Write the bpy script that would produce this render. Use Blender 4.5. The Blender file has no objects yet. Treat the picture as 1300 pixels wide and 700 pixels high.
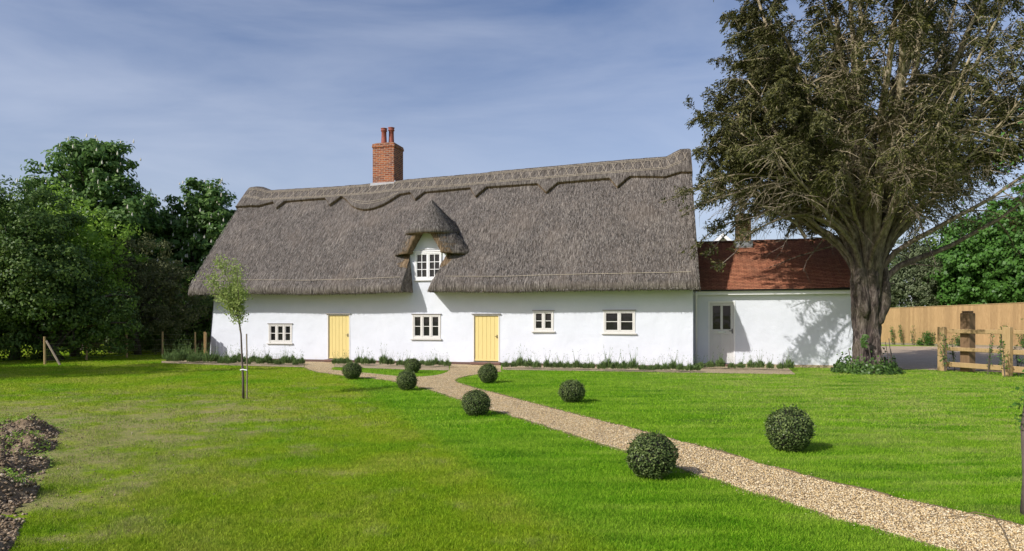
import bpy, math, random
import numpy as np
from mathutils import Vector, Matrix, noise as mnoise
S = bpy.context.scene
COL = S.collection
R = math.radians
# ------------------------------------------------------------------ camera
CAMH = 1.55
cam = bpy.data.cameras.new('camera'); camo = bpy.data.objects.new('camera', cam); COL.objects.link(camo)
camo.location = (0, 0, CAMH); camo.rotation_euler = (R(90), 0, 0)
cam.sensor_width = 36; cam.lens = 24.0; cam.shift_y = 55/1300; cam.clip_end = 3000; cam.clip_start = .05
S.camera = camo
# ------------------------------------------------------------------ light
SUN_EL = 36.0
sdx, sdy = .78, .62                       # where the shadows fall on the ground
w = bpy.data.worlds.new('World'); S.world = w; w.use_nodes = True
nt = w.node_tree; nt.nodes.clear()
wo = nt.nodes.new('ShaderNodeOutputWorld'); bg = nt.nodes.new('ShaderNodeBackground')
sky = nt.nodes.new('ShaderNodeTexSky'); sky.sky_type = 'NISHITA'; sky.sun_disc = False
sky.sun_elevation = R(SUN_EL); sky.sun_rotation = math.atan2(-sdx, -sdy)
sky.air_density = 1.0; sky.dust_density = 2.0; sky.ozone_density = 1.6; sky.altitude = 50
tc = nt.nodes.new('ShaderNodeTexCoord')
mp = nt.nodes.new('ShaderNodeMapping'); mp.inputs['Scale'].default_value = (1.2, 1.6, 6.0); mp.inputs['Rotation'].default_value = (0.25, .38, .5)
nz = nt.nodes.new('ShaderNodeTexNoise'); nz.inputs['Scale'].default_value = 1.6; nz.inputs['Detail'].default_value = 7; nz.inputs['Roughness'].default_value = .55; nz.inputs['Distortion'].default_value = .5
rp = nt.nodes.new('ShaderNodeValToRGB'); rp.color_ramp.elements[0].position = .36; rp.color_ramp.elements[1].position = .80
rp.color_ramp.elements[0].color = (0, 0, 0, 1); rp.color_ramp.elements[1].color = (.30, .30, .30, 1)
mx = nt.nodes.new('ShaderNodeMixRGB'); mx.inputs['Color2'].default_value = (7.0, 7.4, 8.4, 1)
hs = nt.nodes.new('ShaderNodeHueSaturation'); hs.inputs['Saturation'].default_value = 1.10; hs.inputs['Value'].default_value = 1.0
L = nt.links.new
L(tc.outputs['Generated'], mp.inputs['Vector']); L(mp.outputs[0], nz.inputs['Vector']); L(nz.outputs[0], rp.inputs[0])
sz = nt.nodes.new('ShaderNodeSeparateXYZ'); L(tc.outputs['Generated'], sz.inputs[0])
mr = nt.nodes.new('ShaderNodeMapRange'); mr.inputs['From Min'].default_value = .02; mr.inputs['From Max'].default_value = .42; mr.inputs['To Min'].default_value = .34; mr.inputs['To Max'].default_value = 0.0
L(sz.outputs[2], mr.inputs['Value']); ad = nt.nodes.new('ShaderNodeMath'); ad.use_clamp = True; L(rp.outputs[0], ad.inputs[0]); L(mr.outputs[0], ad.inputs[1])
L(ad.outputs[0], mx.inputs['Fac']); tn = nt.nodes.new('ShaderNodeMixRGB'); tn.blend_type = 'MULTIPLY'; tn.inputs[0].default_value = 1; tn.inputs['Color2'].default_value = (1.0, .955, 1.05, 1)
L(sky.outputs[0], tn.inputs['Color1']); L(tn.outputs[0], hs.inputs['Color']); L(hs.outputs[0], mx.inputs['Color1']); L(mx.outputs[0], bg.inputs['Color'])
bg.inputs['Strength'].default_value = .112
L(bg.outputs[0], wo.inputs['Surface'])
sl = bpy.data.lights.new('sun', 'SUN'); sl.energy = 4.1; sl.angle = R(.53); sl.color = (1, .965, .91)
so = bpy.data.objects.new('sun', sl); COL.objects.link(so)
hv = math.cos(R(SUN_EL)); nn = math.hypot(sdx, sdy)
so.rotation_euler = Vector((sdx/nn*hv, sdy/nn*hv, -math.sin(R(SUN_EL)))).to_track_quat('-Z', 'Y').to_euler()
S.view_settings.view_transform = 'Standard'; S.view_settings.look = 'None'; S.view_settings.gamma = 1
S.view_settings.exposure = 0.10
S.cycles.max_bounces = 6; S.cycles.diffuse_bounces = 3; S.cycles.transmission_bounces = 3

# ------------------------------------------------------------------ pixel <-> place helpers (photo 1300 x 700)
F, CX, HY = 866.7, 650.0, 405.0
def G(px, py):                       # point of the ground seen at a photo pixel
    Y = F*CAMH/(py-HY); return ((px-CX)/F*Y, Y)
ANG = R(-15)
P0 = (-11.45, 25.8); D = (math.cos(ANG), math.sin(ANG)); N = (-D[1], D[0])
LEN = 17.68
def TW(px, py, b=0.0):               # (t, z) on the plane parallel to the front wall at depth b
    k = (px-CX)/F
    t = (k*(P0[1]+b*N[1])-P0[0]-b*N[0])/(D[0]-k*D[1])
    Y = P0[1]+t*D[1]+b*N[1]
    return t, CAMH+(HY-py)/F*Y
def H2W(t, b, z=0): return (P0[0]+t*D[0]+b*N[0], P0[1]+t*D[1]+b*N[1], z)
def at(px, dist):                    # ground x for a pixel column at a distance
    return (px-CX)/F*dist
def hz(py, dist): return CAMH+(HY-py)/F*dist

# ------------------------------------------------------------------ object helpers
def tag(o, label=None, cat=None, group=None, kind=None):
    if label: o['label'] = label
    if cat: o['category'] = cat
    if group: o['group'] = group
    if kind: o['kind'] = kind
    return o
def empty(name, loc=(0, 0, 0), rz=0):
    o = bpy.data.objects.new(name, None); COL.objects.link(o); o.location = loc; o.rotation_euler = (0, 0, rz); o.empty_display_size = .2
    return o
def link(name, me, mat, parent=None, smooth=False):
    o = bpy.data.objects.new(name, me); COL.objects.link(o)
    for m in (mat if isinstance(mat, (list, tuple)) else [mat]): me.materials.append(m)
    if smooth: me.polygons.foreach_set('use_smooth', np.ones(len(me.polygons), bool))
    if parent: o.parent = parent
    return o
def np_mesh(name, V, Fc, mat, parent=None, smooth=False):
    V = np.asarray(V, np.float32); Fc = np.asarray(Fc, np.int32)
    me = bpy.data.meshes.new(name); k = Fc.shape[1]
    me.vertices.add(len(V)); me.vertices.foreach_set('co', V.ravel())
    me.loops.add(Fc.size); me.loops.foreach_set('vertex_index', Fc.ravel())
    me.polygons.add(len(Fc)); me.polygons.foreach_set('loop_start', np.arange(0, Fc.size, k, dtype=np.int32))
    try: me.polygons.foreach_set('loop_total', np.full(len(Fc), k, np.int32))
    except Exception: pass
    me.update(calc_edges=True)
    return link(name, me, mat, parent, smooth)
class MB:
    def __init__(s): s.v = []; s.f = []; s.m = []
    def add(s, V, Fc, mi=0):
        n = len(s.v); s.v += [tuple(x) for x in V]; s.f += [tuple(i+n for i in f) for f in Fc]; s.m += [mi]*len(Fc); return s
    def box(s, x0, x1, y0, y1, z0, z1, mi=0):
        V = [(x0,y0,z0),(x1,y0,z0),(x1,y1,z0),(x0,y1,z0),(x0,y0,z1),(x1,y0,z1),(x1,y1,z1),(x0,y1,z1)]
        return s.add(V, [(0,3,2,1),(4,5,6,7),(0,1,5,4),(1,2,6,5),(2,3,7,6),(3,0,4,7)], mi)
    def cbox(s, x0, x1, y0, y1, z0, z1, c=.006, mi=0):       # box with chamfered edges
        V = []; 
        for (a, b_, cc) in [(i, j, k) for i in (0, 1) for j in (0, 1) for k in (0, 1)]:
            X = (x0, x1)[a]; Y = (y0, y1)[b_]; Z = (z0, z1)[cc]; sx = (1, -1)[a]*c; sy = (1, -1)[b_]*c; sz = (1, -1)[cc]*c
            V += [(X, Y+sy, Z+sz), (X+sx, Y, Z+sz), (X+sx, Y+sy, Z)]
        import itertools
        def idx(a, b_, cc, q): return (a*4+b_*2+cc)*3+q
        Fc = []
        for a in (0, 1): Fc.append([idx(a,0,0,0), idx(a,1,0,0), idx(a,1,1,0), idx(a,0,1,0)][::(-1 if a == 0 else 1)])
        for b_ in (0, 1): Fc.append([idx(0,b_,0,1), idx(1,b_,0,1), idx(1,b_,1,1), idx(0,b_,1,1)][::(1 if b_ == 0 else -1)])
        for cc in (0, 1): Fc.append([idx(0,0,cc,2), idx(1,0,cc,2), idx(1,1,cc,2), idx(0,1,cc,2)][::(-1 if cc == 0 else 1)])
        for a in (0, 1):
            for b_ in (0, 1): Fc.append([idx(a,b_,0,0), idx(a,b_,1,0), idx(a,b_,1,1), idx(a,b_,0,1)])
        for a in (0, 1):
            for cc in (0, 1): Fc.append([idx(a,0,cc,0), idx(a,1,cc,0), idx(a,1,cc,2), idx(a,0,cc,2)])
        for b_ in (0, 1):
            for cc in (0, 1): Fc.append([idx(0,b_,cc,1), idx(1,b_,cc,1), idx(1,b_,cc,2), idx(0,b_,cc,2)])
        for a in (0, 1):
            for b_ in (0, 1):
                for cc in (0, 1): Fc.append([idx(a,b_,cc,0), idx(a,b_,cc,1), idx(a,b_,cc,2)])
        return s.add(V, Fc, mi)
    def tube(s, pts, rad, n=6, cap=True, mi=0):
        pts = [Vector(p) for p in pts]; rad = rad if hasattr(rad, '__len__') else [rad]*len(pts)
        t0 = (pts[1]-pts[0]).normalized(); u = t0.orthogonal().normalized()
        base = len(s.v); V = []
        for i, p in enumerate(pts):
            t = (pts[min(i+1, len(pts)-1)]-pts[max(i-1, 0)]); t = t.normalized() if t.length > 1e-9 else t0
            u = (u-t*u.dot(t)); u = u.normalized() if u.length > 1e-6 else t.orthogonal().normalized(); vv = t.cross(u)
            for k in range(n):
                a = 2*math.pi*k/n; V.append(p+(u*math.cos(a)+vv*math.sin(a))*rad[i])
        Fc = []
        for i in range(len(pts)-1):
            for k in range(n):
                k2 = (k+1) % n; Fc.append((i*n+k, i*n+k2, (i+1)*n+k2, (i+1)*n+k))
        if cap:
            Fc.append(tuple(range(n))[::-1]); Fc.append(tuple((len(pts)-1)*n+k for k in range(n)))
        return s.add(V, Fc, mi)
    def lathe(s, prof, n=16, c=(0, 0), mi=0):
        V = []; Fc = []
        for (r, z) in prof:
            for k in range(n): a = 2*math.pi*k/n; V.append((c[0]+r*math.cos(a), c[1]+r*math.sin(a), z))
        for i in range(len(prof)-1):
            for k in range(n): k2 = (k+1) % n; Fc.append((i*n+k, i*n+k2, (i+1)*n+k2, (i+1)*n+k))
        return s.add(V, Fc, mi)
    def build(s, name, mat, parent=None, smooth=False):
        me = bpy.data.meshes.new(name); me.from_pydata(s.v, [], s.f); me.update()
        o = link(name, me, mat, parent, smooth)
        if isinstance(mat, (list, tuple)): me.polygons.foreach_set('material_index', s.m)
        return o
def fbm(x, y, z, o=3):
    return mnoise.fractal(Vector((x, y, z)), 1.0, 2.0, o)

# ------------------------------------------------------------------ material helpers
class NT:
    def __init__(s, name):
        s.mat = bpy.data.materials.new(name); s.mat.use_nodes = True; s.t = s.mat.node_tree; s.t.nodes.clear()
        s.out = s.n('ShaderNodeOutputMaterial'); s.p = s.n('ShaderNodeBsdfPrincipled'); s.l(s.p.outputs[0], s.out.inputs[0])
        s.p.inputs['Specular IOR Level'].default_value = .3
    def n(s, k, **kw):
        x = s.t.nodes.new(k)
        for a, b in kw.items(): setattr(x, a, b)
        return x
    def l(s, a, b): s.t.links.new(a, b)
    def coord(s, scale=(1, 1, 1), kind='Object', rot=(0, 0, 0)):
        t = s.n('ShaderNodeTexCoord'); m = s.n('ShaderNodeMapping'); m.inputs['Scale'].default_value = scale; m.inputs['Rotation'].default_value = rot
        s.l(t.outputs[kind], m.inputs[0]); return m.outputs[0]
    def noise(s, vec, scale, detail=4, rough=.55, dist=0):
        x = s.n('ShaderNodeTexNoise'); x.inputs['Scale'].default_value = scale; x.inputs['Detail'].default_value = detail; x.inputs['Roughness'].default_value = rough; x.inputs['Distortion'].default_value = dist
        s.l(vec, x.inputs['Vector']); return x.outputs[0]
    def ramp(s, fac, stops):
        r = s.n('ShaderNodeValToRGB'); e = r.color_ramp.elements
        while len(e) < len(stops): e.new(.5)
        for i, (p, c) in enumerate(stops): e[i].position = p; e[i].color = (*c, 1) if hasattr(c, '__len__') else (c, c, c, 1)
        s.l(fac, r.inputs[0]); return r.outputs[0]
    def mix(s, fac, a, b, mode='MIX'):
        m = s.n('ShaderNodeMixRGB', blend_type=mode)
        for v, i in ((fac, 0), (a, 1), (b, 2)):
            if hasattr(v, 'is_linked') or hasattr(v, 'links'): s.l(v, m.inputs[i])
            elif hasattr(v, '__len__'): m.inputs[i].default_value = (*v, 1)
            else: m.inputs[i].default_value = v if i == 0 else (v, v, v, 1)
        return m.outputs[0]
    def math(s, op, a, b=0.0, c=0.0, clamp=False):
        m = s.n('ShaderNodeMath', operation=op, use_clamp=clamp)
        for v, i in ((a, 0), (b, 1), (c, 2)):
            if hasattr(v, 'links'): s.l(v, m.inputs[i])
            else: m.inputs[i].default_value = v
        return m.outputs[0]
    def bump(s, h, dist=.01, strength=1.0):
        b = s.n('ShaderNodeBump'); b.inputs['Distance'].default_value = dist; b.inputs['Strength'].default_value = strength
        s.l(h, b.inputs['Height']); s.l(b.outputs[0], s.p.inputs['Normal']); return b.outputs[0]
    def base(s, c):
        if hasattr(c, 'links'): s.l(c, s.p.inputs['Base Color'])
        else: s.p.inputs['Base Color'].default_value = (*c, 1)
    def rough(s, v): s.p.inputs['Roughness'].default_value = v
    def island(s): return s.n('ShaderNodeNewGeometry').outputs['Random Per Island']

def simple(name, c, rough=.6, var=.15, scale=6, bump=.0, metal=0, sc=(1, 1, 1)):
    m = NT(name); v = m.coord(sc); n = m.noise(v, scale, 5, .6)
    m.base(m.ramp(n, [(.25, tuple(x*(1-var) for x in c)), (.75, tuple(min(1, x*(1+var)) for x in c))]))
    m.rough(rough); m.p.inputs['Metallic'].default_value = metal
    if bump: m.bump(m.noise(v, scale*4, 5, .6), bump)
    return m.mat
def leafmat(name, cols, trans=.25, rough=.5, big=.35, tcol=None, spec=.25):
    m = NT(name); isl = m.island()
    k = len(cols); c = m.ramp(isl, [(i/(k-1), cols[i]) for i in range(k)])
    n = m.noise(m.coord(), big, 3, .5)
    c = m.mix(m.math('MULTIPLY', m.ramp(n, [(.35, 0.), (.65, 1.)]), .55), c, cols[-1])
    m.base(c); m.rough(rough); m.p.inputs['Specular IOR Level'].default_value = spec
    tr = m.n('ShaderNodeBsdfTranslucent'); ms = m.n('ShaderNodeMixShader'); ms.inputs[0].default_value = trans
    tcx = m.mix(.5, c, tcol or tuple(min(1, x*1.8) for x in cols[-1])); m.l(tcx, tr.inputs[0])
    m.l(m.p.outputs[0], ms.inputs[1]); m.l(tr.outputs[0], ms.inputs[2]); m.l(ms.outputs[0], m.out.inputs[0])
    return m.mat

M = {}
# white lime-washed render
m = NT('white_render'); v = m.coord()
lo = m.noise(v, .9, 5, .6); base = m.ramp(lo, [(.3, (.64, .665, .72)), (.7, (.70, .725, .78))])
sep = m.n('ShaderNodeSeparateXYZ'); m.l(v, sep.inputs[0])
spl = m.math('MULTIPLY', m.ramp(sep.outputs[2], [(.0, 1.), (.28, 0.)]), m.ramp(m.noise(v, 5, 6, .7), [(.42, 0.), (.62, 1.)]))
base = m.mix(m.math('MULTIPLY', spl, .35), base, (.52, .47, .38))
m.base(base); m.rough(.85); m.p.inputs['Specular IOR Level'].default_value = .15
m.bump(m.math('ADD', m.math('MULTIPLY', m.noise(v, 2.2, 3, .5), 1.0), m.math('MULTIPLY', m.noise(v, 30, 4, .6), .14)), .05, .6)
M['wall'] = m.mat
# thatch
def thatch(name, cols, zr=1.0, long=(9, 1.4, 1.2), band=True):
    m = NT(name); v = m.coord(long); f1 = m.noise(v, 2.2, 8, .78); v2 = m.coord((34, 4.5, 4.0)); f2 = m.noise(v2, 1.0, 6, .8)
    v3 = m.coord((1, 1, 1)); big = m.noise(v3, .55, 5, .62, .4)
    c = m.ramp(m.math('ADD', m.math('MULTIPLY', f1, .45), m.math('MULTIPLY', f2, .55)), [(.41, cols[0]), (.47, cols[1]), (.53, cols[2]), (.60, cols[3])])
    c = m.mix(m.math('MULTIPLY', m.ramp(big, [(.38, 0.), (.62, 1.)]), .42), c, cols[4])
    m.base(c); m.rough(.95); m.p.inputs['Specular IOR Level'].default_value = .1
    m.bump(m.math('ADD', m.math('MULTIPLY', f2, 1.0), m.math('MULTIPLY', f1, .8)), .09, 1.0)
    return m.mat
M['thatch'] = thatch('thatch', [(.050, .042, .036), (.158, .136, .117), (.28, .245, .212), (.49, .44, .385), (.195, .16, .132)])
M['thatch_ridge'] = thatch('thatch_ridge', [(.045, .038, .033), (.135, .117, .10), (.24, .212, .182), (.42, .38, .33), (.16, .137, .115)])
M['thatch_cut'] = thatch('thatch_cut', [(.09, .06, .035), (.20, .14, .085), (.31, .225, .14), (.48, .37, .24), (.25, .18, .115)])
M['straw'] = (lambda: (lambda m: (m.base(m.ramp(m.island(), [(0, (.02, .017, .015)), (.35, (.08, .07, .062)), (.75, (.25, .225, .205)), (1, (.42, .38, .335))])), m.rough(.9), m.mat)[-1])(NT('straw')))()
M['spar'] = simple('hazel_spar', (.42, .36, .28), .8, .3, 20)
# brick
def brick(name, c1, c2, mortar, dark, sc=1.0):
    m = NT(name); tcn = m.n('ShaderNodeTexCoord'); sp = m.n('ShaderNodeSeparateXYZ'); m.l(tcn.outputs['Object'], sp.inputs[0])
    cb = m.n('ShaderNodeCombineXYZ'); m.l(m.math('ADD', sp.outputs[0], sp.outputs[1]), cb.inputs[0]); m.l(sp.outputs[2], cb.inputs[1])
    b = m.n('ShaderNodeTexBrick'); m.l(cb.outputs[0], b.inputs['Vector']); b.inputs['Scale'].default_value = 1/sc
    b.inputs['Brick Width'].default_value = .225; b.inputs['Row Height'].default_value = .075; b.inputs['Mortar Size'].default_value = .007
    b.inputs['Mortar Smooth'].default_value = .2; b.inputs['Bias'].default_value = -.1
    b.inputs['Color1'].default_value = (*c1, 1); b.inputs['Color2'].default_value = (*c2, 1); b.inputs['Mortar'].default_value = (*mortar, 1)
    n = m.noise(m.coord(), 3.5, 5, .7); n2 = m.noise(m.coord((1, 1, 3)), 6.0, 2, .5)
    c = m.mix(m.math('MULTIPLY', m.ramp(n2, [(.50, 0.), (.56, 1.)]), .7), b.outputs[0], dark)
    c = m.mix(m.math('MULTIPLY', n, .4), c, dark, 'MULTIPLY')
    c = m.mix(b.outputs[1], c, mortar)
    m.base(c); m.rough(.9); m.bump(m.math('ADD', m.math('MULTIPLY', b.outputs[1], -1.0), m.math('MULTIPLY', m.noise(m.coord(), 30, 4), .3)), .012)
    return m.mat
M['brick'] = brick('red_brick', (.44, .15, .06), (.25, .07, .038), (.46, .36, .27), (.12, .05, .04))
M['brick_y'] = brick('stock_brick', (.27, .17, .075), (.14, .085, .045), (.38, .31, .22), (.09, .06, .045))
M['terracotta'] = simple('terracotta', (.26, .075, .05), .7, .3, 8, .003)
M['lead'] = simple('lead', (.30, .31, .33), .45, .15, 8, .002, .4)
M['frame'] = simple('painted_frame', (.68, .66, .62), .4, .05, 6)
M['frame_w'] = simple('white_paint', (.80, .80, .80), .4, .04, 6)
M['frame_top'] = simple('grey_drip_board', (.33, .31, .29), .5, .12, 6)
M['doorpaint'] = simple('yellow_paint', (.70, .565, .235), .45, .05, 2.5, .001, sc=(6, 6, 1))
M['greydoor'] = simple('pale_grey_paint', (.62, .61, .59), .4, .04, 3)
M['black'] = simple('black_metal', (.015, .015, .016), .35, .2, 8)
M['steel'] = simple('brushed_steel', (.5, .5, .5), .3, .1, 8, 0, .9)
M['sillwood'] = simple('dark_sill', (.16, .09, .07), .5, .2, 8)
M['soffit'] = simple('brick_plinth', (.13, .08, .065), .8, .3, 14, .004)
m = NT('window_glass'); m.base((.012, .013, .014)); m.rough(.04); m.p.inputs['Specular IOR Level'].default_value = .45
m.bump(m.noise(m.coord(), 3.0, 2), .012, .35); M['glass'] = m.mat
# tiles : geometry has the courses, the shader colours each tile
m = NT('clay_tiles'); tcn = m.n('ShaderNodeTexCoord'); mpn = m.n('ShaderNodeMapping'); m.l(tcn.outputs['UV'], mpn.inputs[0])
b = m.n('ShaderNodeTexBrick'); m.l(tcn.outputs['UV'], b.inputs['Vector']); b.inputs['Scale'].default_value = 1
b.inputs['Brick Width'].default_value = .165; b.inputs['Row Height'].default_value = .1; b.inputs['Mortar Size'].default_value = .004; b.inputs['Bias'].default_value = 0
b.inputs['Color1'].default_value = (.56, .235, .125, 1); b.inputs['Color2'].default_value = (.42, .155, .085, 1); b.inputs['Mortar'].default_value = (.07, .025, .018, 1)
n = m.noise(m.coord(), 1.6, 6, .65)
c = m.mix(m.math('MULTIPLY', m.ramp(n, [(.45, 0.), (.62, 1.)]), .45), b.outputs[0], (.22, .11, .07))
n = m.noise(m.coord(), 14, 3, .6); c = m.mix(m.math('MULTIPLY', m.ramp(n, [(.5, 0.), (.75, 1.)]), .5), c, (.52, .25, .13))
m.base(c); m.rough(.85); m.bump(m.math('MULTIPLY', b.outputs[1], -1.0), .01); M['tile'] = m.mat
# timber
def wood(name, a, bb, gl=(12, 12, 1.0), rough=.8):
    m = NT(name); v = m.coord(gl); n = m.noise(v, 3, 8, .7, .6); isl = m.island()
    c = m.ramp(n, [(.3, a), (.7, bb)]); c = m.mix(m.math('MULTIPLY', isl, .45), c, tuple(x*.62 for x in a))
    m.base(c); m.rough(rough); m.bump(n, .006); return m.mat
M['newwood'] = wood('treated_pine', (.31, .195, .085), (.49, .33, .155))
M['railwood'] = wood('rail_timber', (.36, .24, .11), (.56, .40, .20))
M['oldwood'] = wood('weathered_post', (.20, .16, .11), (.36, .30, .22))
M['darkwood'] = wood('weathered_board', (.10, .075, .05), (.20, .15, .10))
M['sleeper'] = wood('brown_gatepost', (.16, .10, .055), (.30, .19, .10))
# bark
m = NT('yew_bark'); v = m.coord((2.4, 2.4, .7)); n = m.noise(v, 2.6, 8, .72, 1.2); n2 = m.noise(m.coord(), 1.3, 4, .6)
c = m.ramp(n, [(.36, (.018, .013, .012)), (.47, (.075, .055, .048)), (.58, (.19, .15, .13)), (.74, (.42, .35, .31))])
c = m.mix(m.math('MULTIPLY', m.ramp(n2, [(.45, 0.), (.62, 1.)]), .45), c, (.13, .12, .065))
m.base(c); m.rough(.9); m.bump(n, .12); M['bark'] = m.mat
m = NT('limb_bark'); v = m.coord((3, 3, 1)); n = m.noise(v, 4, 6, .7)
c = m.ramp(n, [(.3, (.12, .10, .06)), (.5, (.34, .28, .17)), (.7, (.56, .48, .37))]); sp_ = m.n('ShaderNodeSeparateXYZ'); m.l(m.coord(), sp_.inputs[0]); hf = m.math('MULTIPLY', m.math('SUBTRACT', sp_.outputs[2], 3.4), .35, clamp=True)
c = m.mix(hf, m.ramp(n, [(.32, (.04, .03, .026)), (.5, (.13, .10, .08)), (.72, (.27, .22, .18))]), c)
m.base(c); m.rough(.9); m.bump(n, .02); M['limb'] = m.mat
M['bark_dark'] = simple('tree_bark', (.085, .07, .055), .9, .4, 5, .03, sc=(3, 3, 1))
M['bark_young'] = simple('young_bark', (.12, .095, .08), .8, .3, 12, .004)
# foliage
M['yew'] = leafmat('yew_foliage', [(.018, .022, .008), (.055, .058, .017), (.152, .148, .043), (.066, .068, .020)], .12, .6, .6)
M['chestnut'] = leafmat('chestnut_leaves', [(.035, .085, .020), (.080, .165, .034), (.17, .27, .065), (.085, .17, .035)], .28, .45, .5)
M['hedge'] = leafmat('hedge_leaves', [(.028, .064, .016), (.066, .125, .024), (.16, .23, .045), (.075, .138, .026)], .25, .5, .5)
M['olive'] = leafmat('olive_leaves', [(.045, .055, .018), (.095, .11, .035), (.17, .18, .065), (.10, .11, .04)], .18, .55, .5)
M['lime'] = leafmat('fresh_leaves', [(.10, .20, .022), (.19, .33, .035), (.32, .47, .07), (.21, .35, .04)], .3, .5, .5)
M['bright'] = leafmat('bright_leaves', [(.03, .085, .015), (.06, .15, .022), (.10, .22, .035), (.075, .17, .03)], .25, .45, .4)
M['greyleaf'] = leafmat('grey_green_leaves', [(.05, .075, .03), (.10, .13, .055), (.20, .23, .12), (.12, .15, .07)], .2, .5, .4)
M['box'] = leafmat('box_leaves', [(.022, .042, .014), (.070, .11, .030), (.25, .31, .10), (.09, .135, .036)], .2, .4, 4)
M['ivy'] = leafmat('ivy_leaves', [(.02, .05, .012), (.05, .10, .02), (.10, .18, .035), (.06, .12, .025)], .15, .35, 2)
M['young'] = leafmat('young_leaves', [(.14, .21, .045), (.25, .33, .08), (.42, .50, .17), (.30, .37, .11)], .35, .5, 2)
M['lavender'] = leafmat('lavender_leaves', [(.06, .10, .035), (.11, .17, .05), (.18, .26, .08), (.12, .19, .06)], .15, .6, 3)
M['weed'] = leafmat('weed_leaves', [(.10, .18, .02), (.18, .30, .03), (.30, .44, .07), (.2, .32, .04)], .25, .5, 2)
M['candle'] = simple('cream_blossom', (.60, .57, .46), .7, .15, 10)
M['inner'] = simple('shaded_core', (.020, .022, .012), .95, .3, 6, .02)  # box ball core, painted near black as the shade between the leaves
# lawn colour, shared by the turf and by its blades
def lawn_nodes(m, blade=False):
    gp = m.n('ShaderNodeNewGeometry').outputs['Position']
    def mapv(sc, rot=0):
        q = m.n('ShaderNodeMapping'); q.inputs['Scale'].default_value = sc; q.inputs['Rotation'].default_value = (0, 0, rot); m.l(gp, q.inputs[0]); return q.outputs[0]
    a = m.noise(mapv((1, 1, 0)), .55, 5, .6, .3); s = m.noise(mapv((.5, 3.2, 0), R(8)), 1.1, 6, .68)
    fine = m.noise(mapv((1, 1, 0)), 6.5, 5, .7)
    sp = m.n('ShaderNodeSeparateXYZ'); m.l(gp, sp.inputs[0]); X, Y = sp.outputs[0], sp.outputs[1]
    # side of the turf seam that runs from the door side toward the camera
    line = m.math('ADD', m.math('MULTIPLY', X, .936), m.math('MULTIPLY', m.math('SUBTRACT', Y, 12.8), .352))
    line = m.math('ADD', line, 2.34)
    left = m.ramp(m.math('ADD', m.math('ADD', m.math('MULTIPLY', line, -2.6), .5), m.math('MULTIPLY', m.math('SUBTRACT', fine, .5), 1.6), clamp=True), [(0, 0.), (1, 1.)])
    green = m.ramp(s, [(.38, (.045, .20, .001)), (.47, (.135, .37, .003)), (.56, (.25, .48, .018)), (.67, (.42, .56, .09))])
    green = m.mix(m.math('MULTIPLY', m.ramp(a, [(.42, 0.), (.66, 1.)]), .6), green, (.32, .47, .045))
    right = m.math('MULTIPLY', m.math('SUBTRACT', X, 2.0), .25, clamp=True)
    s2 = m.noise(mapv((.35, 2.2, 0), R(4)), 2.3, 5, .65)
    straw = m.math('MULTIPLY', m.math('MULTIPLY', m.ramp(s2, [(.46, 0.), (.58, 1.)]), right), .75)
    green = m.mix(straw, green, (.58, .54, .20))
    yel = m.ramp(a, [(.34, (.17, .36, .002)), (.50, (.32, .43, .012)), (.66, (.46, .46, .075))])
    # bare earth patches, thick near the dug bank
    soil = m.math('MULTIPLY', m.math('ADD', m.math('MULTIPLY', m.math('ADD', X, 2.0), -.30), .10), 1.0, clamp=True)
    near = m.math('SUBTRACT', 1.0, m.math('MULTIPLY', m.math('SUBTRACT', Y, 10.5), .16, clamp=True), clamp=True)
    soil = m.math('MULTIPLY', soil, near)
    pn = m.noise(mapv((1, 1.1, 0)), 1.5, 7, .72)
    pat = m.ramp(m.math('ADD', pn, m.math('MULTIPLY', soil, .20)), [(.56, 0.), (.72, 1.)])
    pat = m.math('MULTIPLY', pat, m.math('MULTIPLY', left, .8))
    yel = m.mix(pat, yel, (.46, .36, .20) if not blade else (.48, .42, .17))
    c = m.mix(left, green, yel)
    c = m.mix(m.math('MULTIPLY', m.ramp(fine, [(.33, 1.), (.52, 0.)]), .55), c, (.07, .20, .002))
    return c
m = NT('lawn_turf'); c = lawn_nodes(m); c = m.mix(.3, c, (.10, .14, .03)); m.base(c); m.rough(.95); m.p.inputs['Specular IOR Level'].default_value = .05
gpn = m.coord(); m.bump(m.noise(gpn, 26, 6, .75), .05, .8); M['turf'] = m.mat
m = NT('grass_blades'); c = lawn_nodes(m, True); isl = m.island()
c = m.mix(.5, c, m.mix(m.ramp(isl, [(.15, 0.), (.95, 1.)]), (.030, .13, .002), (.40, .58, .05)))
m.base(c); m.rough(.7); m.p.inputs['Specular IOR Level'].default_value = .06
tr = m.n('ShaderNodeBsdfTranslucent'); ms = m.n('ShaderNodeMixShader'); ms.inputs[0].default_value = .3; m.l(c, tr.inputs[0])
m.l(m.p.outputs[0], ms.inputs[1]); m.l(tr.outputs[0], ms.inputs[2]); m.l(ms.outputs[0], m.out.inputs[0]); M['blade'] = m.mat
# gravel
def gravel(name, cols, sc=70, dist=.02, tint=.3, big=(.30, .23, .15)):
    m = NT(name); v = m.coord(); vo = m.n('ShaderNodeTexVoronoi'); vo.inputs['Scale'].default_value = sc; m.l(v, vo.inputs['Vector'])
    sp = m.n('ShaderNodeSeparateColor'); m.l(vo.outputs['Color'], sp.inputs[0])
    c = m.ramp(sp.outputs[0], [(i/(len(cols)-1), cols[i]) for i in range(len(cols))])
    c = m.mix(m.math('MULTIPLY', m.ramp(m.noise(v, 1.4, 5, .6), [(.4, 0.), (.62, 1.)]), tint), c, big)
    m.base(c); m.rough(.85); m.bump(m.math('MULTIPLY', vo.outputs['Distance'], -1.0), dist); return m.mat
GC = [(.18, .125, .07), (.46, .32, .15), (.64, .47, .23), (.74, .60, .36), (.48, .38, .24), (.88, .76, .52)]
M['gravel'] = gravel('path_gravel', GC, 60)
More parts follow.
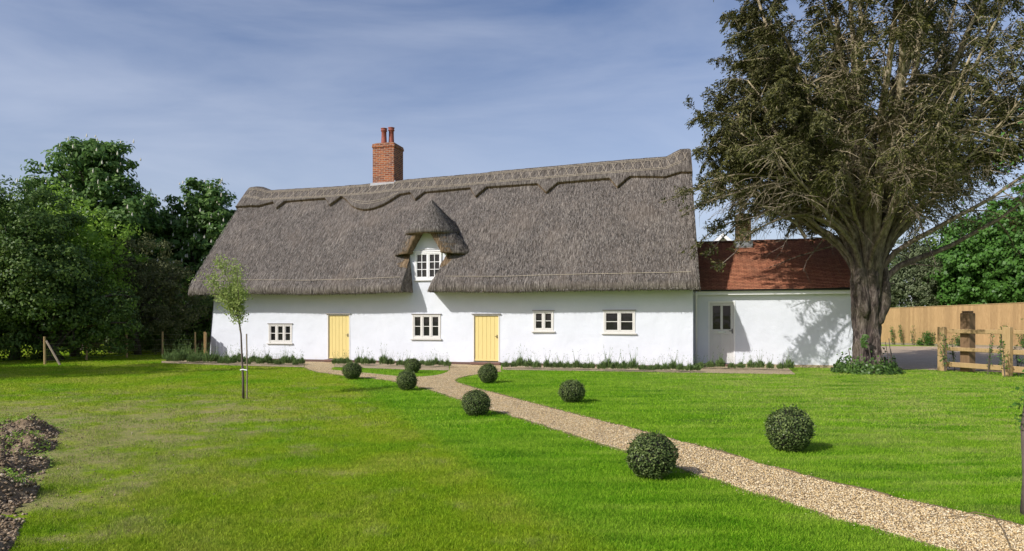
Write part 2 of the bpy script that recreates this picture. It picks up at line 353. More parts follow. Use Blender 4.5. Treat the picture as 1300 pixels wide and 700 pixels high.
M['drive'] = gravel('drive_gravel', [(.40, .30, .20), (.52, .41, .29), (.60, .48, .35)], 40)
m = NT('pebbles'); c = m.ramp(m.island(), [(i/5, GC[i]) for i in range(6)]); m.base(c); m.rough(.7); M['pebble'] = m.mat
M['bed'] = gravel('bed_soil', [(.26, .20, .12), (.44, .35, .22), (.58, .47, .31)], 45, .015, .3, (.30, .24, .15))
m = NT('dug_soil'); v = m.coord(); n = m.noise(v, 3.2, 8, .75); n2 = m.noise(v, 14, 6, .7)
c = m.ramp(m.math('ADD', m.math('MULTIPLY', n, .5), m.math('MULTIPLY', n2, .5)), [(.35, (.09, .06, .035)), (.5, (.25, .18, .11)), (.62, (.40, .31, .20))]); m.base(c); m.rough(.95); m.bump(n2, .05); M['soil'] = m.mat
M['clod'] = (lambda m: (m.base(m.ramp(m.island(), [(0, (.08, .055, .035)), (.6, (.26, .19, .12)), (.93, (.42, .33, .22)), (1, (.58, .50, .40))])), m.rough(.95), m.mat)[-1])(NT('clods'))
M['edging'] = simple('path_edge', (.19, .14, .075), .8, .35, 9, .004)

rng = np.random.default_rng(7)
# ------------------------------------------------------------------ leaf clouds
def frames(nrm, rg):
    n = len(nrm); a = rg.normal(size=(n, 3)); u = np.cross(nrm, a); u /= np.linalg.norm(u, axis=1)[:, None]+1e-9
    v = np.cross(nrm, u); return u, v
def leaves(C, nrm, ln, wd, rg, U=None):
    """diamond leaves: centre C, facing nrm, long axis in-plane"""
    n = len(C); nrm = nrm/(np.linalg.norm(nrm, axis=1)[:, None]+1e-9)
    if U is None: u, v = frames(nrm, rg)
    else:
        u = U/(np.linalg.norm(U, axis=1)[:, None]+1e-9); v = np.cross(nrm, u); v /= np.linalg.norm(v, axis=1)[:, None]+1e-9
    ln = np.broadcast_to(ln, n)[:, None]; wd = np.broadcast_to(wd, n)[:, None]
    ln = ln*rg.uniform(.65, 1.25, (n, 1)); wd = wd*rg.uniform(.7, 1.2, (n, 1))
    fold = nrm*wd*rg.uniform(-.1, .45, (n, 1))
    V = np.stack([C-u*ln*.5, C-u*ln*.05+v*wd*.5+fold, C+u*ln*.5-nrm*ln*.12, C-u*ln*.05-v*wd*.5+fold], 1).reshape(-1, 3)
    Fc = np.arange(4*n).reshape(-1, 4)
    return V, Fc
def merge(parts):
    Vs, Fs, o = [], [], 0
    for V, Fc in parts: Vs.append(V); Fs.append(Fc+o); o += len(V)
    return np.concatenate(Vs), np.concatenate(Fs)
def unit(n, rg):
    a = rg.normal(size=(n, 3)); return a/np.linalg.norm(a, axis=1)[:, None]
def crown_pts(blobs, n_clump, clump_r, per, rg, up=.35, zmin=.3):
    """clump centres over the shells of a list of (cx,cy,cz,rx,ry,rz), then leaf points on each clump"""
    vol = np.array([b[3]*b[4]+b[3]*b[5] for b in blobs]); pr = vol/vol.sum(); CC = []; NN = []
    for i, b in enumerate(blobs):
        k = max(4, int(n_clump*pr[i])); u = unit(k, rg); rr = rg.uniform(.62, 1.06, (k, 1))
        P = np.array(b[:3])+u*rr*np.array(b[3:]); CC.append(P); NN.append(u)
    CC = np.concatenate(CC); NN = np.concatenate(NN); keep = CC[:, 2] > zmin; CC, NN = CC[keep], NN[keep]
    inside = np.zeros(len(CC), bool)
    for b in blobs:
        q = (CC-np.array(b[:3]))/np.array(b[3:]); inside |= (q*q).sum(1) < .30
    CC, NN = CC[~inside], NN[~inside]
    k = len(CC); cr = clump_r*rg.uniform(.6, 1.35, k)
    u = unit(k*per, rg); base = np.repeat(CC, per, 0); nb = np.repeat(NN, per, 0); r = np.repeat(cr, per)[:, None]
    u = u*np.array([1, 1, .62])
    P = base+u*r*rg.uniform(.45, 1.05, (k*per, 1))
    nr = u*.9+nb*.5+np.array([0, 0, up])+rg.normal(size=u.shape)*.35
    k2 = P[:, 2] > .05
    return P[k2], nr[k2], CC, NN

def limb_tubes(mb, start, ends, r0, rg, n=6, sag=.15):
    for e in ends:
        s = Vector(start); e = Vector(e); d = e-s; pts = []
        off = Vector(rg.normal(size=3))*d.length*.06
        for i in range(7):
            f = i/6; p = s+d*f+off*math.sin(f*math.pi)+Vector((0, 0, d.length*sag*math.sin(f*math.pi*.9)*(.5 if d.z > 0 else 1))); pts.append(p)
        mb.tube(pts, [r0*(1-.85*i/6) for i in range(7)], n)

def make_tree(name, loc, blobs, mat, label, cat='tree', group=None, clumps=260, cr=.55, per=70, leaf=(.22, .13), trunk_r=.25, seed=1, candles=0, barkm='bark_dark', zmin=.3, up=.35):
    rg = np.random.default_rng(seed); o = empty(name, (*loc, 0)); tag(o, label, cat, group)
    P, nr, CC, NN = crown_pts(blobs, clumps, cr, per, rg, up, zmin)
    V, Fc = leaves(P, nr, leaf[0], leaf[1], rg)
    cen = np.array([sum(b[i]*b[3] for b in blobs)/sum(b[3] for b in blobs) for i in range(3)])
    # loose inner foliage so that the heart of the crown is not empty
    k = int(len(P)*.16); bi = rg.integers(0, len(blobs), k); B = np.array(blobs)[bi]
    Pi = B[:, :3]+unit(k, rg)*rg.uniform(0, .75, (k, 1))*B[:, 3:]; Pi = Pi[Pi[:, 2] > zmin]
    V2, F2 = leaves(Pi, rg.normal(size=Pi.shape), leaf[0]*1.8, leaf[1]*2.0, rg)
    V, Fc = merge([(V, Fc), (V2, F2)])
    np_mesh('crown', V, Fc, mat, o)
    mb = MB(); zt = max(.6, min(b[2]-b[5]*.6 for b in blobs))
    ztop = max(b[2] for b in blobs)
    pts = [(math.sin(i*1.3+seed)*.06*i, math.cos(i*.9+seed)*.05*i, ztop*.9*i/6) for i in range(7)]
    mb.tube(pts, [trunk_r*(1.35-.05*i if i == 0 else 1-.13*i) for i in range(7)], 9)
    pick = rg.choice(len(CC), min(22, len(CC)), replace=False)
    for j in pick:
        s = Vector(pts[int(rg.integers(1, 6))]); limb_tubes(mb, s, [CC[j]], trunk_r*.33, rg, 5)
    mb.build('trunk', M[barkm], o, True)
    if candles:
        out = CC[(CC[:, 2] > cen[2]*.5)]; no = NN[(CC[:, 2] > cen[2]*.5)]; cb = MB(); cnt = 0
        ii = rg.permutation(len(out))
        for j in np.concatenate([ii, ii]):
            if cnt >= candles: break
            p = out[j]+no[j]*np.array([cr*.6, cr*.6, cr*.35])+rg.normal(size=3)*.18; h = rg.uniform(.14, .24)
            cb.lathe([(.02, p[2]), (.04, p[2]+h*.2), (.028, p[2]+h*.6), (.0, p[2]+h)], 5, (p[0], p[1])); cnt += 1
        c = cb.build('blossom', M['candle'], o); c['kind'] = 'stuff'
    return o

# ------------------------------------------------------------------ GROUND
def pip(X, Y, poly):
    ins = np.zeros(X.shape, bool); n = len(poly); j = n-1
    for i in range(n):
        xi, yi = poly[i]; xj, yj = poly[j]
        c = ((yi > Y) != (yj > Y)) & (X < (xj-xi)*(Y-yi)/(yj-yi+1e-12)+xi); ins ^= c; j = i
    return ins
gx = np.concatenate([[-900, -300, -120, -60], np.linspace(-36, 36, 121), [60, 120, 300, 900]])
gy = np.concatenate([[-400, -100, -30], np.linspace(-8, 60, 121), [80, 130, 300, 900, 1800]])
XX, YY = np.meshgrid(gx, gy); V = np.stack([XX.ravel(), YY.ravel(), np.zeros(XX.size)], 1); nx_ = len(gx)
Fc = np.array([(j*nx_+i, j*nx_+i+1, (j+1)*nx_+i+1, (j+1)*nx_+i) for j in range(len(gy)-1) for i in range(nx_-1)])
tag(np_mesh('ground', V, Fc, M['turf']), 'mown green lawn around the white cottage', 'lawn', kind='structure')
def densify(poly, step=.25):
    out = []
    for i in range(len(poly)):
        a, b_ = poly[i], poly[(i+1) % len(poly)]; d = math.dist(a, b_); k = max(1, int(d/step))
        for q in range(k): out.append((a[0]+(b_[0]-a[0])*q/k, a[1]+(b_[1]-a[1])*q/k))
    return out
def chaikin(pts, it=2):
    for _ in range(it):
        o = [pts[0]]
        for a, b_ in zip(pts[:-1], pts[1:]):
            o += [(a[0]*.75+b_[0]*.25, a[1]*.75+b_[1]*.25), (a[0]*.25+b_[0]*.75, a[1]*.25+b_[1]*.75)]
        pts = o+[pts[-1]]
    return pts
def sheet(name, poly, z, mat, **kw):
    from mathutils.geometry import delaunay_2d_cdt
    vv, _, ff = delaunay_2d_cdt([Vector(p) for p in poly], [(i, (i+1) % len(poly)) for i in range(len(poly))], [], 0, 1e-6)[:3]
    ff = [f for f in ff if pip(np.array([sum(vv[k].x for k in f)/3]), np.array([sum(vv[k].y for k in f)/3]), poly)[0]]
    me = bpy.data.meshes.new(name); me.from_pydata([(v.x, v.y, z) for v in vv], [], [tuple(f) for f in ff]); me.update(); o = link(name, me, mat); tag(o, **kw); return o
up_px = [(1500, 727), (1400, 694), (1300, 669), (1200, 647), (1092, 623), (993, 597), (905, 572), (801, 544), (760, 535), (660, 508), (590, 490), (577, 484.5), (582, 480), (607, 475.5), (636, 472.5)]
lo_px = [(386, 467.5), (400, 472.5), (423, 476), (468, 480.5), (503, 485), (531, 491), (583, 508), (623, 521.6), (660, 532), (760, 564), (885, 604), (968, 630), (1051, 657), (1126, 679), (1200, 699), (1300, 727), (1500, 783)]
is_px = [(571, 469.5), (566, 474), (550, 477.5), (530, 479), (503, 478), (468, 474), (430, 470.8), (418, 469.5), (424, 467)]
upg = chaikin([G(*p) for p in up_px]); log = chaikin([G(*p) for p in lo_px]); isg = chaikin([G(*p) for p in is_px])
def front(px, b=-.02): t = TW(px, 460, b)[0]; return H2W(t, b)[:2]
def ragged(ln_, seed):
    out = []
    for a, b_ in zip(ln_[:-1], ln_[1:]):
        k = max(1, int(math.dist(a, b_)/.12))
        for q in range(k):
            x, y = a[0]+(b_[0]-a[0])*q/k, a[1]+(b_[1]-a[1])*q/k; d = fbm(x*3.5, y*3.5, seed, 3)*.035; out.append((x+d, y+d))
    return out+[ln_[-1]]
upg = ragged(upg, 1); log = ragged(log, 5)
path_poly = upg+[front(636, .1), front(571, .1)]+isg+[front(424, .1), front(386, .1)]+log
sheet('gravel_path', path_poly, .006, M['gravel'], label='tan gravel path winding from the lower right to the yellow doors', cat='path', kind='structure')
# beds
def bedline(pxs, pys): return [G(a, b) for a, b in zip(pxs, pys)]
bedR = bedline([638, 700, 760, 820, 880, 950, 1010], [470.2, 471, 471.8, 472.8, 474, 475, 476])+[H2W(LEN+2.9, 1.5)[:2], H2W(LEN+.3, 1.5)[:2], H2W(LEN+.3, .1)[:2], front(638, .1)]
bedM = bedline([424, 470, 520, 570], [466.6, 468.2, 470, 471])+[front(570, .1), front(425, .1)]
bedL = bedline([205, 268, 330, 386], [461.5, 463.6, 465.6, 467])+[front(386, .1), H2W(-.2, .1)[:2], G(205, 459)]
for nm, bd, z, lb in (('bed_right', bedR, .010, 'narrow planted soil strip along the right half of the wall'), ('bed_middle', bedM, .012, 'narrow planted soil strip between the yellow doors'), ('bed_left', bedL, .014, 'narrow planted soil strip left of the first yellow door')):
    sheet('flower_bed', densify(bd), z, M['bed'], label=lb, cat='flower bed', kind='structure')
# earthy edge along the path
for i, ln_ in enumerate((upg, log)):
    e = MB(); rg_ = random.Random(i)
    for a, b_ in zip(ln_[:-1], ln_[1:]):
        d = Vector((b_[0]-a[0], b_[1]-a[1], 0)); n_ = Vector((-d.y, d.x, 0)).normalized()*.018
        if d.length < 1e-4: continue
        A, B = Vector((*a, .0)), Vector((*b_, .0)); h = .014+rg_.uniform(-.008, .006)
        e.add([A-n_, B-n_, B+n_, A+n_, A-n_+Vector((0, 0, h)), B-n_+Vector((0, 0, h)), B+n_+Vector((0, 0, h)), A+n_+Vector((0, 0, h))], [(4, 5, 6, 7), (0, 1, 5, 4), (2, 3, 7, 6)])
    tag(e.build('path_edge', M['edging']), ('thin brown earth edge on the far side of the path', 'thin brown earth edge on the near side of the path')[i], 'edging', kind='structure')
# driveway
drive = [(11.9, 20.9), (13.6, 20.35), (16, 19.5), (30, 16), (45, 20), (45, 36), (20.5, 38.7), (18, 40.5), (13, 42.3), (8, 43), (8, 31), (12.3, 27)]
sheet('driveway', densify(drive, 1), .005, M['drive'], label='pale gravel driveway behind the big yew', cat='driveway', kind='structure')
bedF = [(13.0, 21.1), (13.2, 20.3), (15.2, 18.6), (18, 17.6), (18, 18.9), (15.3, 20.1)]
sheet('soil_strip', densify(bedF, .5), .011, M['soil'], label='dark bare soil under the post and rail fence', cat='soil', kind='structure')

# ---- dug soil bank at the left edge of the lawn
bank = [G(0, 548), G(30, 543), (G(62, 542)), G(76, 550), G(68, 580), G(50, 622), G(34, 660), G(14, 700), G(-40, 780), (-6.2, 3.0), (-9.5, 5.5), (-9.5, 9.6)]
bx = np.linspace(-9.6, -2.2, 240); by = np.linspace(2.6, 10.2, 240); XX, YY = np.meshgrid(bx, by)
insd = pip(XX, YY, bank)
import itertools
bp = np.array(densify(bank, .1)); 
Z = np.zeros(XX.shape)
for j in range(XX.shape[0]):
    dd = np.sqrt(((XX[j][:, None]-bp[:, 0])**2+(YY[j][:, None]-bp[:, 1])**2).min(1)); sgn = np.where(insd[j], 1, -1)
    for i in range(XX.shape[1]):
        x, y = XX[j, i], YY[j, i]; s_ = sgn[i]*dd[i]; k = min(1, max(0, s_/.35+.15))
        furrow = math.sin((x*.75-y*.66)*5.0+fbm(x, y, 3)*2)*.055
        Z[j, i] = -.03+k*(.08+fbm(x*1.6, y*1.6, 1, 3)*.10+abs(fbm(x*4, y*4, 7, 4))*.13+abs(fbm(x*11, y*11, 2, 2))*.05+furrow*1.5)
V = np.stack([XX.ravel(), YY.ravel(), Z.ravel()], 1); n_ = len(bx)
Fc = np.array([(j*n_+i, j*n_+i+1, (j+1)*n_+i+1, (j+1)*n_+i) for j in range(n_-1) for i in range(n_-1)])
tag(np_mesh('soil_bank', V, Fc, M['soil'], None, True), 'strip of freshly dug brown soil at the left edge of the lawn', 'soil', kind='structure')
def rocks(n, pts, smin, smax, rg, flat=.7):
    ico = np.array([(1,0,0),(-1,0,0),(0,1,0),(0,-1,0),(0,0,1),(0,0,-1)], float)
    f = np.array([(0,2,4),(2,1,4),(1,3,4),(3,0,4),(2,0,5),(1,2,5),(3,1,5),(0,3,5)])
    V = ico[None]*rg.uniform(.6, 1.15, (n, 6, 1))*rg.uniform(smin, smax, (n, 1, 1)); 
    a = rg.uniform(0, 6.28, n); ca, sa = np.cos(a), np.sin(a); x = V[..., 0]*ca[:, None]-V[..., 1]*sa[:, None]; y = V[..., 0]*sa[:, None]+V[..., 1]*ca[:, None]
    t = rg.uniform(-.7, .7, (n, 1)); z = V[..., 2]*flat; x2 = x*np.cos(t)+z*np.sin(t); z2 = -x*np.sin(t)+z*np.cos(t)
    V = np.stack([x2, y, z2], -1)+pts[:, None, :]
    return V.reshape(-1, 3), (f[None]+6*np.arange(n)[:, None, None]).reshape(-1, 3)
rg = np.random.default_rng(3)
def zbank(x, y):
    i = np.clip(((x-bx[0])/(bx[1]-bx[0])).astype(int), 0, n_-1); j = np.clip(((y-by[0])/(by[1]-by[0])).astype(int), 0, n_-1); return Z[j, i]
q = np.stack([rg.uniform(-9, -2.6, 60000), rg.uniform(3, 10, 60000)], 1); q = q[pip(q[:, 0], q[:, 1], bank)]
V1, F1 = rocks(len(q), np.stack([q[:, 0], q[:, 1], zbank(q[:, 0], q[:, 1])+.004], 1), .006, .026, rg)
edge = bp[rg.integers(0, len(bp), 2600)]+rg.normal(size=(2600, 2))*np.array([.6, .4]); edge = edge[edge[:, 0] > -8]
V2, F2 = rocks(len(edge), np.stack([edge[:, 0], edge[:, 1], np.full(len(edge), .008)], 1), .004, .014, rg)
V, Fc = merge([(V1, F1), (V2, F2)])
tag(np_mesh('soil_clods', V, Fc, M['clod']), 'loose clods and small stones lying on the dug soil', 'soil clods', kind='stuff')
q = np.stack([rg.uniform(-9, -2.6, 9000), rg.uniform(5, 9.4, 9000)], 1); q = q[pip(q[:, 0], q[:, 1], bank)]
wn = np.array([fbm(a*1.1, b_*1.1, 9, 3)+.25*math.sin((a*.75-b_*.66)*5) for a, b_ in q]); q = q[wn > .20][:120]
P = np.repeat(q, 26, 0)+rg.normal(size=(len(q)*26, 2))*.05; Pz = zbank(P[:, 0], P[:, 1])+rg.uniform(.01, .09, len(P))
V, Fc = leaves(np.stack([P[:, 0], P[:, 1], Pz], 1), rg.normal(size=(len(P), 3))*.6+np.array([0, -.3, .8]), .038, .016, rg)
tag(np_mesh('weeds', V, Fc, M['weed']), 'fresh green weeds sprouting on the dug soil', 'weeds', kind='stuff')

# ---- grass blades (one mesh, denser toward the viewer)
def house_mask(X, Y):
    x = X-P0[0]; y = Y-P0[1]; t = x*D[0]+y*D[1]; b_ = x*N[0]+y*N[1]
    return ((t > -.05) & (t < LEN+.05) & (b_ > -.03) & (b_ < 6.1)) | ((t > LEN-.1) & (t < LEN+6.2) & (b_ > 1.3) & (b_ < 6.5))
def grass(n, dmin, dmax, rg, ln, wd, p=1.0):
    u = rg.uniform(0, 1, n); dd = dmin*(dmax/dmin)**u; kx = rg.uniform(-.86, .86, n); X = kx*dd; Y = dd
    keep = ~house_mask(X, Y)
    for pl in (path_poly, bedR, bedM, bedL, drive, bank, bedF): keep &= ~pip(X, Y, pl)
    X, Y = X[keep], Y[keep]
    lm = (X*.936+(Y-12.8)*.352+2.34) < 0
    patch = np.array([0.0]*len(X)); idx = np.where(lm & (Y < 13))[0]
    for i in idx:
        soil = min(1, max(0, (X[i]+2.0)*-.30+.10))*min(1, max(0, 1-(Y[i]-10.5)*.16))
        patch[i] = mnoise.fractal(Vector((X[i]*1.5, Y[i]*1.5, 5)), .8, 2, 3)*.5+soil*.35
    k2 = rg.uniform(0, 1, len(X)) > np.clip(patch*1.9-.12, 0, .88)
    X, Y, patch = X[k2], Y[k2], patch[k2]; n = len(X)
    hh = ln*rg.uniform(.5, 1.25, n)*(1-.35*np.clip(patch*1.5, 0, 1)); sc = (1+np.clip(Y-6, 0, 22)*.06); ww = wd*sc*rg.uniform(.6, 1.3, n)
    a = rg.uniform(0, 6.283, n); lean = hh*rg.uniform(.1, .95, n); la = rg.uniform(0, 6.283, n)
    c, s_ = np.cos(a)*ww*.5, np.sin(a)*ww*.5
    B = np.stack([X, Y, np.zeros(n)], 1)
    off = np.stack([np.cos(la)*lean, np.sin(la)*lean, hh], 1); mid = off*np.array([.35, .35, .62])
    V = np.stack([B+np.stack([c, s_, 0*c], 1), B+mid+np.stack([c, s_, 0*c], 1)*.8, B+off, B+mid-np.stack([c, s_, 0*c], 1)*.8, ], 1)
    V[:, 0] = B-np.stack([c, s_, 0*c], 1)*.2
    return V.reshape(-1, 3), np.arange(4*n).reshape(-1, 4)
rg = np.random.default_rng(11)
V1, F1 = grass(720000, 3.2, 9.5, rg, .031, .0046)
V2, F2 = grass(420000, 9.5, 31, rg, .032, .0085)
V, Fc = merge([(V1, F1), (V2, F2)])
tag(np_mesh('grass', V, Fc, M['blade']), 'short mown blades of grass covering the lawn', 'grass', kind='stuff')
# ---- pebbles on the path
def path_pts(n, dmin, dmax, rg):
    u = rg.uniform(0, 1, n); dd = dmin*(dmax/dmin)**u; X = rg.uniform(-.35, .95, n)*dd; k = pip(X, dd, path_poly); return X[k], dd[k]
X, Y = path_pts(330000, 3.2, 22, rg); k = len(X); X, Y = X[:90000], Y[:90000]
V, Fc = rocks(len(X), np.stack([X, Y, np.full(len(X), .012)], 1), .006, .0135, rg, .6)
ee = np.array([p for p in upg+log if 3 < p[1] < 20]); pk = ee[rng.integers(0, len(ee), 2600)]+rng.normal(size=(2600, 2))*.07
Vs, Fs = rocks(len(pk), np.stack([pk[:, 0], pk[:, 1], np.full(len(pk), .014)], 1), .005, .011, rg, .6); V, Fc = merge([(V, Fc), (Vs, Fs)])
tag(np_mesh('gravel', V, Fc, M['pebble']), 'loose tan and brown pebbles covering the path', 'gravel', kind='stuff')

# ------------------------------------------------------------------ COTTAGE
cot = empty('thatched_cottage', (P0[0], P0[1], 0), ANG)
tag(cot, 'long white cottage with grey thatched roof and two yellow doors', 'cottage')
def rect(x0, y0, x1, y1, b=0.0):
    ta, zb = TW((x0), y1, b); tb, _ = TW(x1, y1, b); xm = (x0+x1)/2; z0 = TW(xm, y1, b)[1]; z1 = TW(xm, y0, b)[1]; return ta, tb, z0, z1
W1 = rect(341, 411.5, 371, 435.5); W2 = rect(523.5, 399.5, 559.5, 430); W3 = rect(677, 395, 703, 420.5); W4 = rect(766, 394.5, 806.5, 423)
D1 = rect(415.5, 399, 444.5, 462); D2 = rect(600.5, 399.5, 634.5, 463)
D1 = (D1[0], D1[1], .10, D1[3]); D2 = (D2[0], D2[1], .10, D2[3])
DW = rect(527, 320.5, 561, 355)
ZT = 2.95
def wall_grid(x0, x1, z0, z1, holes, rev, noise_amp=.012, lean=0.0, step=.14):
    xs = sorted(set([round(v, 5) for v in list(np.arange(x0, x1, step))+[x1]+[h[i] for h in holes for i in (0, 1)]]))
    zs = sorted(set([round(v, 5) for v in list(np.arange(z0, z1, step))+[z1]+[h[i] for h in holes for i in (2, 3)]]))
    mb = MB(); idx = {}
    def vid(i, k):
        if (i, k) not in idx:
            x, z = xs[i], zs[k]; e = 1 if z < z1-.3 else 0
            y = fbm(x*.45, 0, z*.6, 2)*noise_amp*e
            xx = x+(lean*(z/2.4) if x < x0+.6 else 0)*(1-(x-x0)/.6)
            idx[(i, k)] = len(mb.v); mb.v.append((xx, y, z))
        return idx[(i, k)]
    def inh(i, k):
        cx = (xs[i]+xs[i+1])/2; cz = (zs[k]+zs[k+1])/2
        return any(h[0] < cx < h[1] and h[2] < cz < h[3] for h in holes)
    for i in range(len(xs)-1):
        for k in range(len(zs)-1):
            if not inh(i, k): mb.f.append((vid(i, k), vid(i+1, k), vid(i+1, k+1), vid(i, k+1))); mb.m.append(0)
    for h in holes:      # reveals
        a, b_, c, d = h[:4]
        mb.add([(a, -.0, c), (a, rev, c), (a, rev, d), (a, 0, d)], [(0, 1, 2, 3)]); mb.add([(b_, 0, c), (b_, rev, c), (b_, rev, d), (b_, 0, d)], [(3, 2, 1, 0)])
        mb.add([(a, 0, d), (b_, 0, d), (b_, rev, d), (a, rev, d)], [(0, 3, 2, 1)]); mb.add([(a, 0, c), (b_, 0, c), (b_, rev, c), (a, rev, c)], [(0, 1, 2, 3)])
    return mb
mb = wall_grid(0, LEN, 0, ZT, [W1, W2, W3, W4, D1, D2], .09, .014, .22)
# gable ends and back
def gable(x, flip, lean=0):
    pts = [(x, 0, 0), (x, 6, 0), (x+lean, 6, ZT), (x+lean, 3, 6.55), (x+lean, 0, ZT)]; mb.add(pts, [tuple(range(5))[::-1] if flip else tuple(range(5))])
gable(0, False, .22*ZT/2.4); gable(LEN, True); mb.add([(0, 6, 0), (LEN, 6, 0), (LEN, 6, ZT), (0, 6, ZT)], [(3, 2, 1, 0)])
mb.build('wall', M['wall'], cot)
# brick plinth course
pb = MB(); 
for a, b_ in ((.02, D1[0]-.03), (D1[1]+.03, D2[0]-.03), (D2[1]+.03, LEN)): pb.box(a, b_, -.022, .05, 0, .085)
pb.build('plinth', M['soffit'], cot)
# dormer wall
s0 = TW(541.5, 340)[0]
dw = MB()
lft = lambda py: TW(520, py)[0]; rgt = lambda py: TW(569, py)[0]
xs = [s0-.62, DW[0], DW[1], s0+.73]; zs = [ZT, DW[2], DW[3], 4.0]
zs[1] = max(zs[1], ZT+.001)
for i in range(3):
    for k in range(3):
        if i == 1 and k == 1: continue
        dw.add([(xs[i], 0, zs[k]), (xs[i+1], 0, zs[k]), (xs[i+1], 0, zs[k+1]), (xs[i], 0, zs[k+1])], [(0, 1, 2, 3)])
dw.add([(s0-.62, 0, 4.0), (s0+.73, 0, 4.0), (s0+.1, 0, 4.85), (s0-.1, 0, 4.85)], [(0, 1, 2, 3)])
a, b_, c, d = DW; r_ = .06
dw.add([(a, 0, c), (a, r_, c), (a, r_, d), (a, 0, d)], [(0, 1, 2, 3)]); dw.add([(b_, 0, c), (b_, r_, c), (b_, r_, d), (b_, 0, d)], [(3, 2, 1, 0)])
dw.add([(a, 0, d), (b_, 0, d), (b_, r_, d), (a, r_, d)], [(0, 3, 2, 1)]); 
dw.build('dormer_wall', M['wall'], cot)

def window(par, r, ncas, pc, pr, mat, y=0.03, top=True, fr=.055, proud=.0):
    a, b_, c, d = r; o = MB(); y0 = y-.05-proud; y1 = y+.05
    w_ = b_-a
    o.cbox(a, a+fr, y0, y1, c, d); o.cbox(b_-fr, b_, y0, y1, c, d); o.cbox(a+fr, b_-fr, y0, y1, d-fr, d); o.cbox(a+fr, b_-fr, y0, y1, c, c+fr)
    iw = (w_-2*fr); mu = .05; cw = (iw-(ncas-1)*mu)/ncas
    gl = MB(); sf = .032
    for i in range(ncas):
        x0 = a+fr+i*(cw+mu); x1 = x0+cw
        if i < ncas-1: o.cbox(x1, x1+mu, y0+.004, y1, c+fr, d-fr)
        ys0, ys1 = y0+.012, y1-.01
        o.cbox(x0+.002, x0+sf, ys0, ys1, c+fr+.002, d-fr-.002, .004); o.cbox(x1-sf, x1-.002, ys0, ys1, c+fr+.002, d-fr-.002, .004)
        o.cbox(x0+sf, x1-sf, ys0, ys1, c+fr+.002, c+fr+sf+.01, .004); o.cbox(x0+sf, x1-sf, ys0, ys1, d-fr-sf, d-fr-.002, .004)
        gx0, gx1, gz0, gz1 = x0+sf, x1-sf, c+fr+sf+.01, d-fr-sf
        for k in range(1, pc): xx = gx0+(gx1-gx0)*k/pc; o.box(xx-.010, xx+.010, ys0+.004, ys1-.01, gz0, gz1)
        for k in range(1, pr): zz = gz0+(gz1-gz0)*k/pr; o.box(gx0, gx1, ys0+.007, ys1-.013, zz-.011, zz+.011)
        tw = rng.uniform(-.004, .004); yy = ys1-.022
        gl.add([(gx0-.004, yy+tw, gz0-.004), (gx1+.004, yy-tw, gz0-.004), (gx1+.004, yy-tw, gz1+.004), (gx0-.004, yy+tw, gz1+.004)], [(0, 1, 2, 3)])
    f = o.build('window', mat, par)
    gl.build('glass', M['glass'], f)
    s_ = MB(); s_.cbox(a-.05, b_+.05, -.075, y-.03, c-.045, c-.002, .008); s_.build('sill', mat, f)
    if top:
        t_ = MB(); t_.cbox(a-.03, b_+.03, -.05, y-.02, d+.002, d+.028, .004); t_.build('drip_board', M['frame_top'], f)
    return f
tag(window(cot, W1, 3, 1, 2, M['frame']), 'small three-light window left of the first yellow door')
tag(window(cot, W2, 3, 1, 2, M['frame']), 'three-light window below the dormer')
tag(window(cot, W3, 2, 1, 2, M['frame']), 'small two-light window right of the second yellow door')
tag(window(cot, W4, 2, 1, 2, M['frame']), 'wide two-light window nearest the tiled wing')
tag(window(cot, DW, 2, 2, 3, M['frame_w'], .0, False, .05), 'twelve-pane dormer window under the thatch hood')
h = MB(); h.cbox(DW[0]-.06, DW[1]+.06, -.06, -.004, DW[3]+.01, DW[3]+.06, .006); h.cbox(DW[0]-.1, DW[1]+.1, -.035, -.004, DW[3]+.095, DW[3]+.12, .004); h.build('dormer_ledge', M['frame_w'], cot)
def plank_door(r, nb, label):
    a, b_, c, d = r; fr = .045; x0, x1 = a+fr, b_-fr; o = MB(); bw = (x1-x0)/nb
    for i in range(nb): o.cbox(x0+i*bw+.001, x0+(i+1)*bw-.001, .035, .075, c+.03, d-fr, .007)
    o.cbox(x0, x1, .06, .085, c+.03, d-fr, .002); o.cbox(x0, x1, .018, .034, c+.03, c+.09, .006)
    dr = o.build('door', M['doorpaint'], cot); tag(dr, label)
    f = MB(); f.cbox(a, a+fr, -.012, .09, c, d); f.cbox(b_-fr, b_, -.012, .09, c, d); f.cbox(a+fr, b_-fr, -.012, .09, d-fr, d); f.build('door_frame', M['frame'], dr)
    t_ = MB(); t_.cbox(a-.04, b_+.04, -.06, -.013, d+.002, d+.032, .004); t_.build('drip_board', M['frame_top'], dr)
    s_ = MB(); s_.cbox(a-.06, b_+.06, -.16, .02, 0.015, c-.002, .01); s_.build('doorstep', M['sillwood'], dr)
    k = MB(); zc = c+(d-c)*.54; k.cbox(x1-.075, x1-.045, .022, .036, zc-.06, zc+.05, .003); k.tube([(x1-.06, .03, zc), (x1-.06, -.01, zc), (x1-.12, -.015, zc)], .008, 6)
    k.tube([(x1-.06, .03, zc-.035), (x1-.06, .005, zc-.035)], .012, 8); k.build('handle', M['black'], dr)
plank_door(D1, 6, 'yellow plank door between the left window and the dormer')
plank_door(D2, 6, 'yellow plank door right of the dormer')
# thin black tube drawn in place of the dark gap at the left corner
k = MB(); k.tube([(.27*i/6*.9-.012, -.02, .05+2.4*i/6) for i in range(7)], .012, 5); k.build('corner_gap', M['black'], cot)

